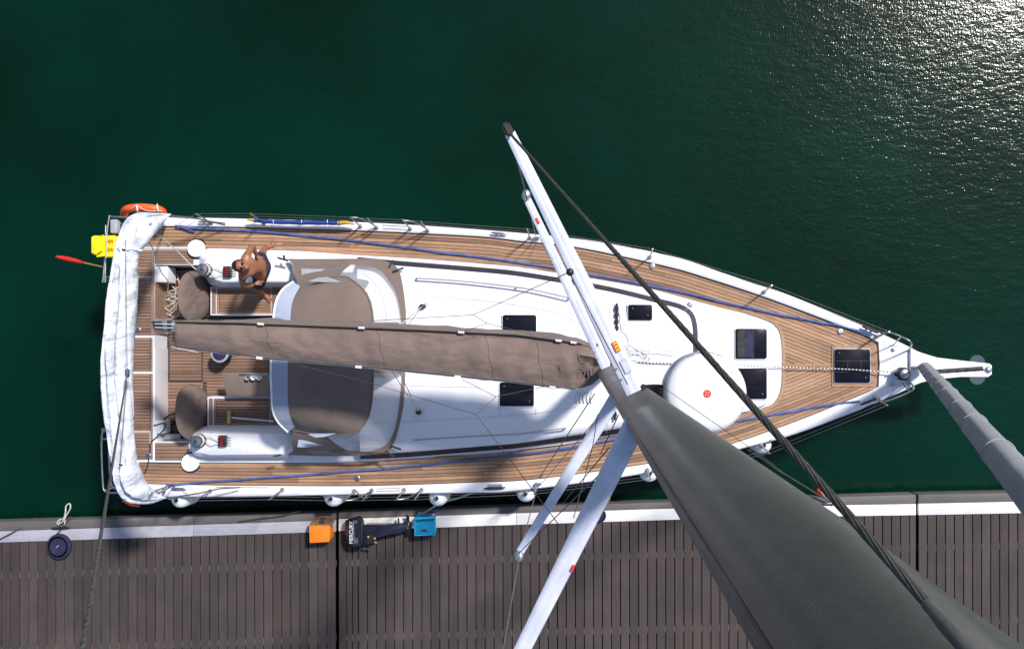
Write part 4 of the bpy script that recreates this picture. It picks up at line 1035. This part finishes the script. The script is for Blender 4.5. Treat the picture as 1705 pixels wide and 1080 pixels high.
J = [(pel, .125), (belly, (.12, .10)), (chest, (.145, .105)), (uch, (.125, .085)), (neck, .062), (T(403.5, 442, 1.47), .06),
     (lS, .072), (lE, .044), (lW, .032), (rS, .072), (rE, .044), (rW, .032),
     (lH, .10), (LK, .062), (LF, .042), (rH, .10), (RK, .062), (RF, .042),
     (LF + Vector((.05, .01, -.02)), .038), (T(454, 407.5, .03), .032), (RF + Vector((.05, -.03, -.03)), .038), (T(448, 499, -.03), .032),
     (lH.lerp(LK, .5), .082), (rH.lerp(RK, .5), .082), (LK.lerp(LF, .4), .055), (RK.lerp(RF, .4), .055), (lS.lerp(lE, .5), .052), (rS.lerp(rE, .5), .052), (lE.lerp(lW, .35), .045), (rE.lerp(rW, .35), .045)]
E = [(0, 1), (1, 2), (2, 3), (3, 4), (4, 5), (3, 6), (6, 26), (26, 7), (7, 28), (28, 8), (3, 9), (9, 27), (27, 10), (10, 29), (29, 11), (0, 12), (12, 22), (22, 13), (13, 24), (24, 14), (14, 18), (18, 19), (0, 15), (15, 23), (23, 16), (16, 25), (25, 17), (17, 20), (20, 21)]
skin_mesh('body', J, E, 'skin', pe)
# hands on the thighs
def hand(wr, d, side, nm):
    d = d.normalized(); s = d.cross(Vector((0, 0, 1))).normalized()*side; palm = wr + d*.05
    hj = [(wr, .026), (palm, (.036, .022)), (palm + d*.035, (.036, .018))]; he = [(0, 1), (1, 2)]
    for k in range(4):
        o = (k-1.5)*.02; L_ = (.065, .078, .074, .055)[k]; b = len(hj)
        hj += [(palm + d*.04 + s*o, .0095), (palm + d*(.04+L_*.55) + s*o*1.15 + Vector((0, 0, -.006)), .009), (palm + d*(.04+L_) + s*o*1.2 + Vector((0, 0, -.025)), .007)]
        he += [(2, b), (b, b+1), (b+1, b+2)]
    b = len(hj); hj += [(palm - s*.03, .012), (palm - s*.055 + d*.03, .010), (palm - s*.06 + d*.055, .008)]; he += [(1, b), (b, b+1), (b+1, b+2)]
    skin_mesh(nm, hj, he, 'skin', pe, 1)
hand(lW, (T(434, 434, .86) - lW), 1, 'hand'); hand(rW, (T(431, 469, .86) - rW), -1, 'hand')
for (b, tip_) in ((T(454, 407.5, .03), T(460, 406, .02)), (T(448, 499, -.03), T(455, 501, -.04))):
    d = (tip_-b).normalized(); s = d.cross(Vector((0, 0, 1)))
    hj = [(b - d*.03, .034)]; he = []
    for k in range(5):
        o = (k-2)*.017; i_ = len(hj); hj += [(b + d*.01 + s*o, .012), (b + d*(.05 - abs(k-1)*.006) + s*o*1.1, .009)]; he += [(0, i_), (i_, i_+1)]
    skin_mesh('toes', hj, he, 'skin', pe, 1)
sj = [(T(433, 449, .84), .155), (pel, .158), (lH, .122), (lH.lerp(LK, .55), .108), (rH, .122), (rH.lerp(RK, .55), .108), (lH.lerp(LK, .75), .10), (rH.lerp(RK, .75), .10)]
skin_mesh('shorts', sj, [(0, 1), (1, 2), (2, 3), (3, 6), (1, 4), (4, 5), (5, 7)], 'shorts', pe, 2, 1)
# head: face tipped up to the camera; local frame fwd = face normal
hc = T(402, 443, 1.50); fwd = (Vector((0, 0, HC)) - hc).normalized()
fwd = (fwd + Vector((.28, -.05, 0))).normalized()
crown = (Vector((-1, .18, 0)) - fwd*fwd.dot(Vector((-1, .18, 0)))).normalized()  # top of the head points aft
sidev = crown.cross(fwd).normalized()
HM = Matrix((sidev, crown, fwd)).transposed()
def hp(x, y, z): return hc + HM @ Vector((x, y, z))
bm = bmesh.new(); bmesh.ops.create_uvsphere(bm, u_segments=32, v_segments=24, radius=1)
for v in bm.verts:
    x, y, z = v.co; jaw = max(0, -y)
    X = x*.082*(1 - .33*jaw**1.5); Y = y*.124; Z = z*.102*(1 - .10*jaw)
    if z > 0:
        Z += .026*math.exp(-((x*.078)/.013)**2 - ((Y+.012)/.022)**2)           # nose
        Z -= .008*math.exp(-((abs(X)-.03)/.016)**2 - ((Y-.018)/.013)**2)       # eye sockets
        Z += .008*math.exp(-(X/.022)**2 - ((Y+.052)/.009)**2)                  # lips
        Z += .009*math.exp(-(X/.024)**2 - ((Y+.092)/.016)**2)                  # chin
        Z += .004*math.exp(-((Y-.036)/.01)**2)*math.exp(-(X/.05)**2)
    v.co = hp(X, Y, Z)
head = link('head', from_bm(bm, 'head'), 'skin', pe, 180)
for s in (-1, 1):
    ball('ear', (0, 0, 0), (.012, .032, .02), 'skin', head, 12); e_ = bpy.context.scene.collection.objects[-1]
    for v in e_.data.vertices: v.co = hp(v.co.x + s*.082, v.co.y - .005, v.co.z - .005)
bm = bmesh.new(); bmesh.ops.create_uvsphere(bm, u_segments=32, v_segments=24, radius=1)
dele = []
for v in bm.verts:
    x, y, z = v.co
    if z > .55 - .25*abs(x) and y < .62 or y < -.35 or (z > .25 and y < .38): dele.append(v)
    nz = 1 + .05*mn.noise(Vector((x*6, y*6, z*6)))
    v.co = hp(x*.098*nz, y*.140*nz, z*.116*nz - .004)
bmesh.ops.delete(bm, geom=dele, context='VERTS')
link('hair', from_bm(bm, 'hair'), 'hair', head, 180)
for s in (-1, 1):
    bm = bmesh.new(); bmesh.ops.create_uvsphere(bm, u_segments=16, v_segments=10, radius=1)
    for v in bm.verts: v.co = hp(v.co.x*.029 + s*.034, v.co.y*.021 + .016, v.co.z*.010 + .097)
    link('sunglass_lens', from_bm(bm, 'lens'), 'tinted', head, 180)
    tube('sunglass_arm', [hp(s*.06, .018, .092), hp(s*.085, .016, .05), hp(s*.088, .01, -.01)], .004, 'black', head, 6)
tube('sunglass_bridge', [hp(-.012, .02, .106), hp(0, .022, .112), hp(.012, .02, .106)], .004, 'black', head, 6)
ball('mouth', (0, 0, 0), (.022, .006, .004), 'skin_red', head, 12); e_ = COL.objects[-1]
for v in e_.data.vertices: v.co = hp(v.co.x, v.co.y - .052, v.co.z + .094)
tube('teeth', [hp(-.015, -.050, .0985), hp(0, -.0515, .1005), hp(.015, -.050, .0985)], .0032, 'white_plastic', head, 6)

# ================================================================== FENDERS
def fender(x, y, label, r=.155):
    c = T(x, y, -.38)
    f = thing('fender', label, 'fender', c, 'white fenders hanging between hull and pontoon')
    lathe('fender_body', [(.02, -.38), (.07, -.36), (r*.8, -.3), (r, -.2), (r, .16), (r*.93, .24), (r*.7, .30), (.05, .335), (.03, .36), (.028, .40)], 'white_plastic', f, c, 24, smooth=60)
    tube('fender_rope', [c + Vector((0, 0, .39)), c + Vector((0, .05, .6)), c + Vector((.01, .14, .88))], .008, 'rope_grey', f, 6, sm=3)
    lathe('fender_eye', [(.032, .36), (.034, .38), (.03, .40)], 'blue', f, c, 14)
fender(310, 826, 'white fender below the stern end of the hull, leftmost of the row')
fender(561, 824, 'white fender hanging above the orange box, second from the stern')
fender(733, 823, 'white fender between the hull and the blue crate')
fender(877, 816, 'white fender beside the lower spreader tip at mid hull')
fender(1079, 783, 'white fender just left of the wide grey mast')
fender(1264, 737, 'white fender nearest to the bow, right of the grey mast')

# ================================================================== PONTOON
ZP = .58
pon = thing('pontoon', 'brown slatted pontoon with a pale edge strip along the bottom of the view', 'pontoon', P(800, 1000, 0))
def DP(x, y, dz=0.0): return P(x, y, ZP + dz)
EX = [-700, 0, 559, 563, 1140, 1525, 1529, 1705, 2300]
def lerp_tab(x, ys):
    for i in range(len(EX)-1):
        if x <= EX[i+1] or i == len(EX)-2: f = (x-EX[i])/(EX[i+1]-EX[i]); return ys[i]+(ys[i+1]-ys[i])*f
YT = [909, 884, 865.4, 863.6, 845, 838.5, 838, 834.5, 823]     # strip top edge
YB = [927, 903, 885, 884, 863.7, 857.5, 857.5, 854, 843]       # strip bottom edge
YW = [893, 868.5, 853, 852.5, 834, 823, 822.8, 819.5, 810]      # water edge
def bar(name, x0, x1, ya, yb, dz, th, mat, parent, bev=.004, **kw):
    n_ = 1
    return prism(name, [DP(x0, ya(x0), dz), DP(x1, ya(x1), dz), DP(x1, yb(x1), dz), DP(x0, yb(x0), dz)], th, mat, parent, bev, **kw)
yt = lambda x: lerp_tab(x, YT); yb_ = lambda x: lerp_tab(x, YB); yw = lambda x: lerp_tab(x, YW)
secs = [(-690, 559), (563.5, 1525.5), (1529, 2290)]
joins = [[-690, -330, -20, 322, 559], [563.5, 860, 1190, 1525.5], [1529, 1900, 2290]]
for (a, b), js in zip(secs, joins):
    for x0, x1 in zip(js, js[1:]):
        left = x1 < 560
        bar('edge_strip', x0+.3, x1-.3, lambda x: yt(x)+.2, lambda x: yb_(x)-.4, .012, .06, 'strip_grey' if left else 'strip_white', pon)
        bar('fascia_beam', x0+.2, x1-.2, lambda x: yw(x)+random.uniform(-.5, .5), lambda x: yt(x)-.5, .0, .30, 'fascia', pon, .01)
    # float below, joists
    prism('pontoon_float', [DP(a+4, yw(a)+4, -.16), DP(b-4, yw(b)+4, -.16), DP(b-4, 1330, -.16), DP(a+4, 1330, -.16)], .7, 'black_matt', pon)
    for yy in (944, 1068, 1192):
        d = (yt(a)-870)*1.0
        prism('joist', [DP(a+1, yy-6 + yt(a)-870, -.012), DP(b-1, yy-6 + yt(b)-870, -.012), DP(b-1, yy+5 + yt(b)-870, -.012), DP(a+1, yy+5 + yt(a)-870, -.012)], .1, 'fascia', pon)
rnd = random.Random(5)
for (a, b) in secs:
    x = b if a < 0 else a; stp_ = 15.05; edges = []
    if a < 0:
        while x > max(a, -300): edges.append((x-stp_, x)); x -= stp_
    elif a < 600:
        edges = [(563.5, 577), (577, 586.5), (586.5, 596)]; x = 596.5
        while x < b-3: edges.append((x, min(x+stp_, b))); x += stp_
    else:
        while x < 2290: edges.append((x, min(x+stp_, b))); x += stp_
    for (x0, x1) in edges:
        dz = rnd.uniform(-.002, .003); g0, g1 = x0+.75, x1-.75
        j = rnd.uniform(-.25, .25)
        top = [DP(g0, yb_(g0)+.2, dz), DP(g1, yb_(g1)+.2, dz)]; slope = (g0-NX)*.012*0
        top += [DP(g1+j+.6*(1), 1330, dz), DP(g0+j+.6, 1330, dz)]
        prism('deck_board', top, .028, 'dock_board', pon, .003, seg=1)
# cleats and round fenders on the pontoon
cl1 = cleat('pontoon_cleat', DP(104, 877, .012), math.radians(3), 'black', None, .34); props(cl1, 'black mooring cleat on the pale strip above the left navy disc', 'cleat')
cl2 = cleat('pontoon_cleat', DP(708, 855, .012), math.radians(3), 'steel', None, .34); props(cl2, 'metal mooring cleat on the edge behind the blue crate', 'cleat')
cl3 = cleat('pontoon_cleat', DP(1386, 836, .012), math.radians(3), 'steel', None, .30); props(cl3, 'metal mooring cleat beside the grey mast, nearest the bow', 'cleat')
cl4 = cleat('pontoon_cleat', DP(1002, 846, .012), math.radians(80), 'black', None, .22); props(cl4, 'small dark cleat above the half hidden navy disc', 'cleat')
def disc(x, y, r, label):
    c = DP(x, y, .014); t = thing('round_mat', label, 'round fender', c)
    lathe('disc', [(r*.97, 0), (r, .02), (r, .05), (r*.95, .07), (r*.6, .078), (.03, .078), (.025, .06), (0, .05)], 'navy', t, c, 40)
    for k in range(1, 7): lathe('ring_ridge', [(r*k/7.2-.004, .077), (r*k/7.2, .083), (r*k/7.2+.004, .077)], 'navy', t, c, 36)
    tube('knot', [c + Vector((-.015, -.01, .08)), c + Vector((0, .01, .10)), c + Vector((.015, .02, .08))], .012, 'rope_grey', t, 6)
disc(100.5, 908.5, .22, 'navy blue round disc lying on the boards at the far left')
disc(997.5, 857, .115, 'small navy disc half hidden by the big spreader')
rope_thing('mooring_rope', 'pale looped rope end on the cleat above the left navy disc', 'rope', [DP(98, 874, .06), DP(100, 866, .08), DP(106, 862, .1), DP(109, 852, .12), DP(110, 842, .12), DP(116, 838, .12), DP(117, 846, .12), DP(110, 858, .1), DP(104, 868, .1), DP(96, 872, .06), DP(98, 865, .06), DP(107, 864, .06), DP(108, 873, .06)], .012, 'rope', 6)
rope_thing('mooring_rope', 'dark rope from the left cleat out over the edge strip', 'rope', [DP(118, 860, .03), DP(108, 872, .06), DP(98, 885, .05), DP(90, 892, .03)], .011, 'rope_dark', 5)
rope_thing('mooring_rope', 'dark mooring rope crossing the edge strip in the left corner', 'rope', [P(60, 862, .35), DP(28, 882, .04), DP(-20, 906, .02), DP(-90, 930, .02)], .012, 'rope_dark', 5)
rope_thing('mooring_rope', 'pale mooring rope from the mid hull cleat to the pontoon by the blue crate', 'rope', [T(826, 811, .12), T(812, 814, .02), T(790, 819, -.2), P(762, 829, .85), P(735, 836, .7), P(718, 846, .66), P(706, 853, .65), P(696, 853, .64)], .015, 'rope', 6)
rope_thing('mooring_rope', 'dark mooring rope lying flat on the edge left of the orange box', 'rope', [DP(500, 850, .03), DP(470, 858, .03), DP(430, 863, .03), DP(397, 868, .03)], .014, 'rope_dark', 5)
rope_thing('mooring_rope', 'dark bow mooring rope from the hull to the right hand cleat', 'rope', [T(1245, 748, 0), P(1290, 778, .9), P(1330, 805, .75), DP(1386, 837, .06)], .013, 'rope_dark', 6)
rope_thing('mooring_rope', 'second dark bow mooring rope just beside the first', 'rope', [T(1258, 752, 0), P(1300, 784, .9), P(1345, 812, .75), DP(1390, 840, .06)], .010, 'rope_dark', 6)
def buoy(x, y, label, z, r=.075):
    c = P(x, y, z); t = thing('small_buoy', label, 'buoy', c)
    lathe('buoy_body', [(.01, -r), (r*.6, -r*.8), (r, 0), (r*.8, r*.6), (r*.35, r), (.02, r*1.25)], 'orange' if x > 1200 else 'gold', t, c, 20, smooth=70)
    tube('buoy_cord', [c + Vector((0, 0, r*1.2)), c + Vector((.05, -.08, r*1.6)), c + Vector((.10, -.16, r))], .008, 'rope_grey', t, 6)
buoy(1009, 829, 'small amber buoy floating at the pontoon edge above the navy disc', .32); buoy(1366, 818, 'small orange buoy between the grey mast and the heavy wire', .4)
# orange fuel box
c0 = [(516, 873), (548, 868.5), (548, 900), (514, 904)]
ob = thing('fuel_box', 'bright orange plastic box with a grimy brown top beside the pontoon gap', 'box', DP(535, 888, 0))
prism('box_shell', [DP(514.5, 875, .30), DP(549, 874, .30), DP(548, 902, .30), DP(515, 904, .30)], .285, 'orange_box', ob, .015, bot=[DP(520, 866, .016), DP(555, 864, .016), DP(556, 892, .016), DP(521, 893, .016)])
prism('box_lid', [DP(516, 869, .25), DP(556, 865, .22), DP(553, 875, .295), DP(515.5, 876.5, .295)], .06, 'rust', ob, .01)
tube('lid_handle', [DP(524, 864, .2), DP(530, 861, .26), DP(546, 860, .26), DP(552, 864, .2)], .012, 'rust', ob, 8, sm=4)
box('filler_neck', DP(536, 868, .27), (.07, .06, .05), 'black_matt', ob, .01)
# outboard engine lying on the boards
oe = thing('outboard_engine', 'black outboard engine lying on its side with white lettering on the cowl', 'outboard engine', DP(620, 885, 0))
rows = []
prof = [(573, 871, 892, .06), (575, 866, 902, .12), (582, 862.5, 910, .17), (592, 860, 911, .19), (600, 858, 911, .19), (604, 862, 909, .16), (607, 868, 904, .12)]
for (x, ya, yb2, hh) in prof:
    r = []
    for k in range(20):
        an = 2*math.pi*k/20; cs_ = math.copysign(abs(math.cos(an))**.6, math.cos(an)); sn = math.copysign(abs(math.sin(an))**.6, math.sin(an))
        r.append(DP(x, (ya+yb2)/2 + (yb2-ya)/2*cs_, .02 + hh + hh*sn))
    rows.append(r)
loft('cowl', rows, 'engine', oe, True, True, 50)
tube('cowl_seam', [DP(601, 860, .2), DP(602, 872, .39), DP(602, 900, .39), DP(601, 910, .2)], .012, 'black_matt', oe, 6, sm=3)
for k in range(3): tube('cowl_stripe', [DP(588.5+2.6*k, 866, .385), DP(589.5+2.6*k, 904, .395)], .004, 'grey_plastic', oe, 4)
prism('leg_housing', [DP(604, 874, .3), DP(660, 874, .22), DP(682, 870, .18), (DP(684, 882, .18)), DP(660, 889, .22), DP(628, 892, .28), DP(606, 897, .3)], .2, 'engine', oe, .03)
prism('skeg', [DP(662, 862, .16), DP(664, 862, .16), DP(666, 878, .2), DP(661, 878, .2)], .03, 'black', oe, .004)
prism('cavitation_plate', [DP(676, 858, .15), DP(681, 858, .15), DP(683, 890, .15), DP(678, 890, .15)], .02, 'black', oe, .004)
for k in range(3):
    a = k*2.09+.4; c = DP(680, 868, .15); prism('propeller_blade', [c, c + Vector((.02, .10*math.cos(a)-.02, .05*math.sin(a))), c + Vector((-.01, .13*math.cos(a), .06*math.sin(a)+.01)), c + Vector((-.05, .09*math.cos(a)+.03, .04*math.sin(a)))], .01, 'black', oe, 0)
prism('clamp_bracket', [DP(604, 892, .3), DP(622, 890, .3), DP(624, 902, .25), DP(612, 906, .22), DP(604, 904, .2)], .18, 'black_matt', oe, .01)
for (a, b) in (((612, 904), (615, 914)), ((608, 906), (606, 913)), ((620, 900), (627, 903)), ((604, 912), (617, 914))):
    tube('clamp_screw', [DP(a[0], a[1], .15), DP(b[0], b[1], .12)], .012, 'alloy' if a[0] > 615 else 'black', oe, 8)
for (x, y) in ((613, 893.5), (624, 896)): ball('bolt_head', DP(x, y, .31), (.02, .02, .015), 'gold', oe, 10)
cu = bpy.data.curves.new('lettering', 'FONT'); cu.body = 'MERCURY'; cu.size = .085; cu.extrude = .003; cu.align_x = 'CENTER'; cu.align_y = 'CENTER'; cu.offset = .0
to = bpy.data.objects.new('lettering', cu); COL.objects.link(to); dg = bpy.context.evaluated_depsgraph_get(); dg.update()
me = bpy.data.meshes.new_from_object(to.evaluated_get(dg)); bpy.data.objects.remove(to)
for v in me.vertices:
    p = Vector(v.co); q = Matrix.Rotation(math.radians(90), 3, 'Z') @ Vector((p.x*.95, p.y, p.z)); v.co = DP(585, 886, .383) + q
link('lettering', me, 'white_plastic', oe, None)
# blue crate
bc = thing('plastic_crate', 'small light blue lattice plastic crate on the pontoon edge', 'crate', DP(708, 880, 0))
zc = .30
def cr(x, y, z): return DP(x, y, z)
TOPc = [(690, 864), (724, 861), (724, 889), (691, 891)]; BOTc = [(693, 859), (725, 857), (726, 882), (695, 884)]
prism('crate_base', [cr(x, y, .03) for x, y in BOTc], .015, 'crate_blue', bc, .004)
for i in range(4):
    a, b = TOPc[i], TOPc[(i+1) % 4]; c_, d_2 = BOTc[i], BOTc[(i+1) % 4]
    bars = []
    A0, B0 = cr(a[0], a[1], .27), cr(b[0], b[1], .27); A1, B1 = cr(c_[0], c_[1], .03), cr(d_2[0], d_2[1], .03)
    for k in range(9): bars.append([A0.lerp(B0, k/8), A1.lerp(B1, k/8)])
    for k in range(6): bars.append([A0.lerp(A1, k/5), B0.lerp(B1, k/5)])
    tubes('lattice_side', bars, .007, 'crate_blue', bc, 4, kind='stuff')
bars = []
A, B_2, C_, D_ = [cr(x, y, .275) for x, y in TOPc]
A_f = A.lerp(D_, .22); B_f = B_2.lerp(C_, .22)
for k in range(14): bars.append([A_f.lerp(B_f, k/13), D_.lerp(C_, k/13)])
for k in range(10): bars.append([A_f.lerp(D_, k/9), B_f.lerp(C_, k/9)])
tubes('lattice_lid', bars, .0065, 'crate_blue', bc, 4, kind='stuff')
prism('crate_lid', [A_f - Vector((0, 0, .01)), B_f - Vector((0, 0, .01)), C_ - Vector((0, 0, .01)), D_ - Vector((0, 0, .01))], .006, 'crate_blue', bc)
tube('crate_rim', [A, B_2, C_, D_, A], .014, 'crate_blue', bc, 6)
prism('handle_slot', [cr(702, 881, .292), cr(711, 881, .292), cr(711, 884, .292), cr(702, 884, .292)], .008, 'navy', bc)
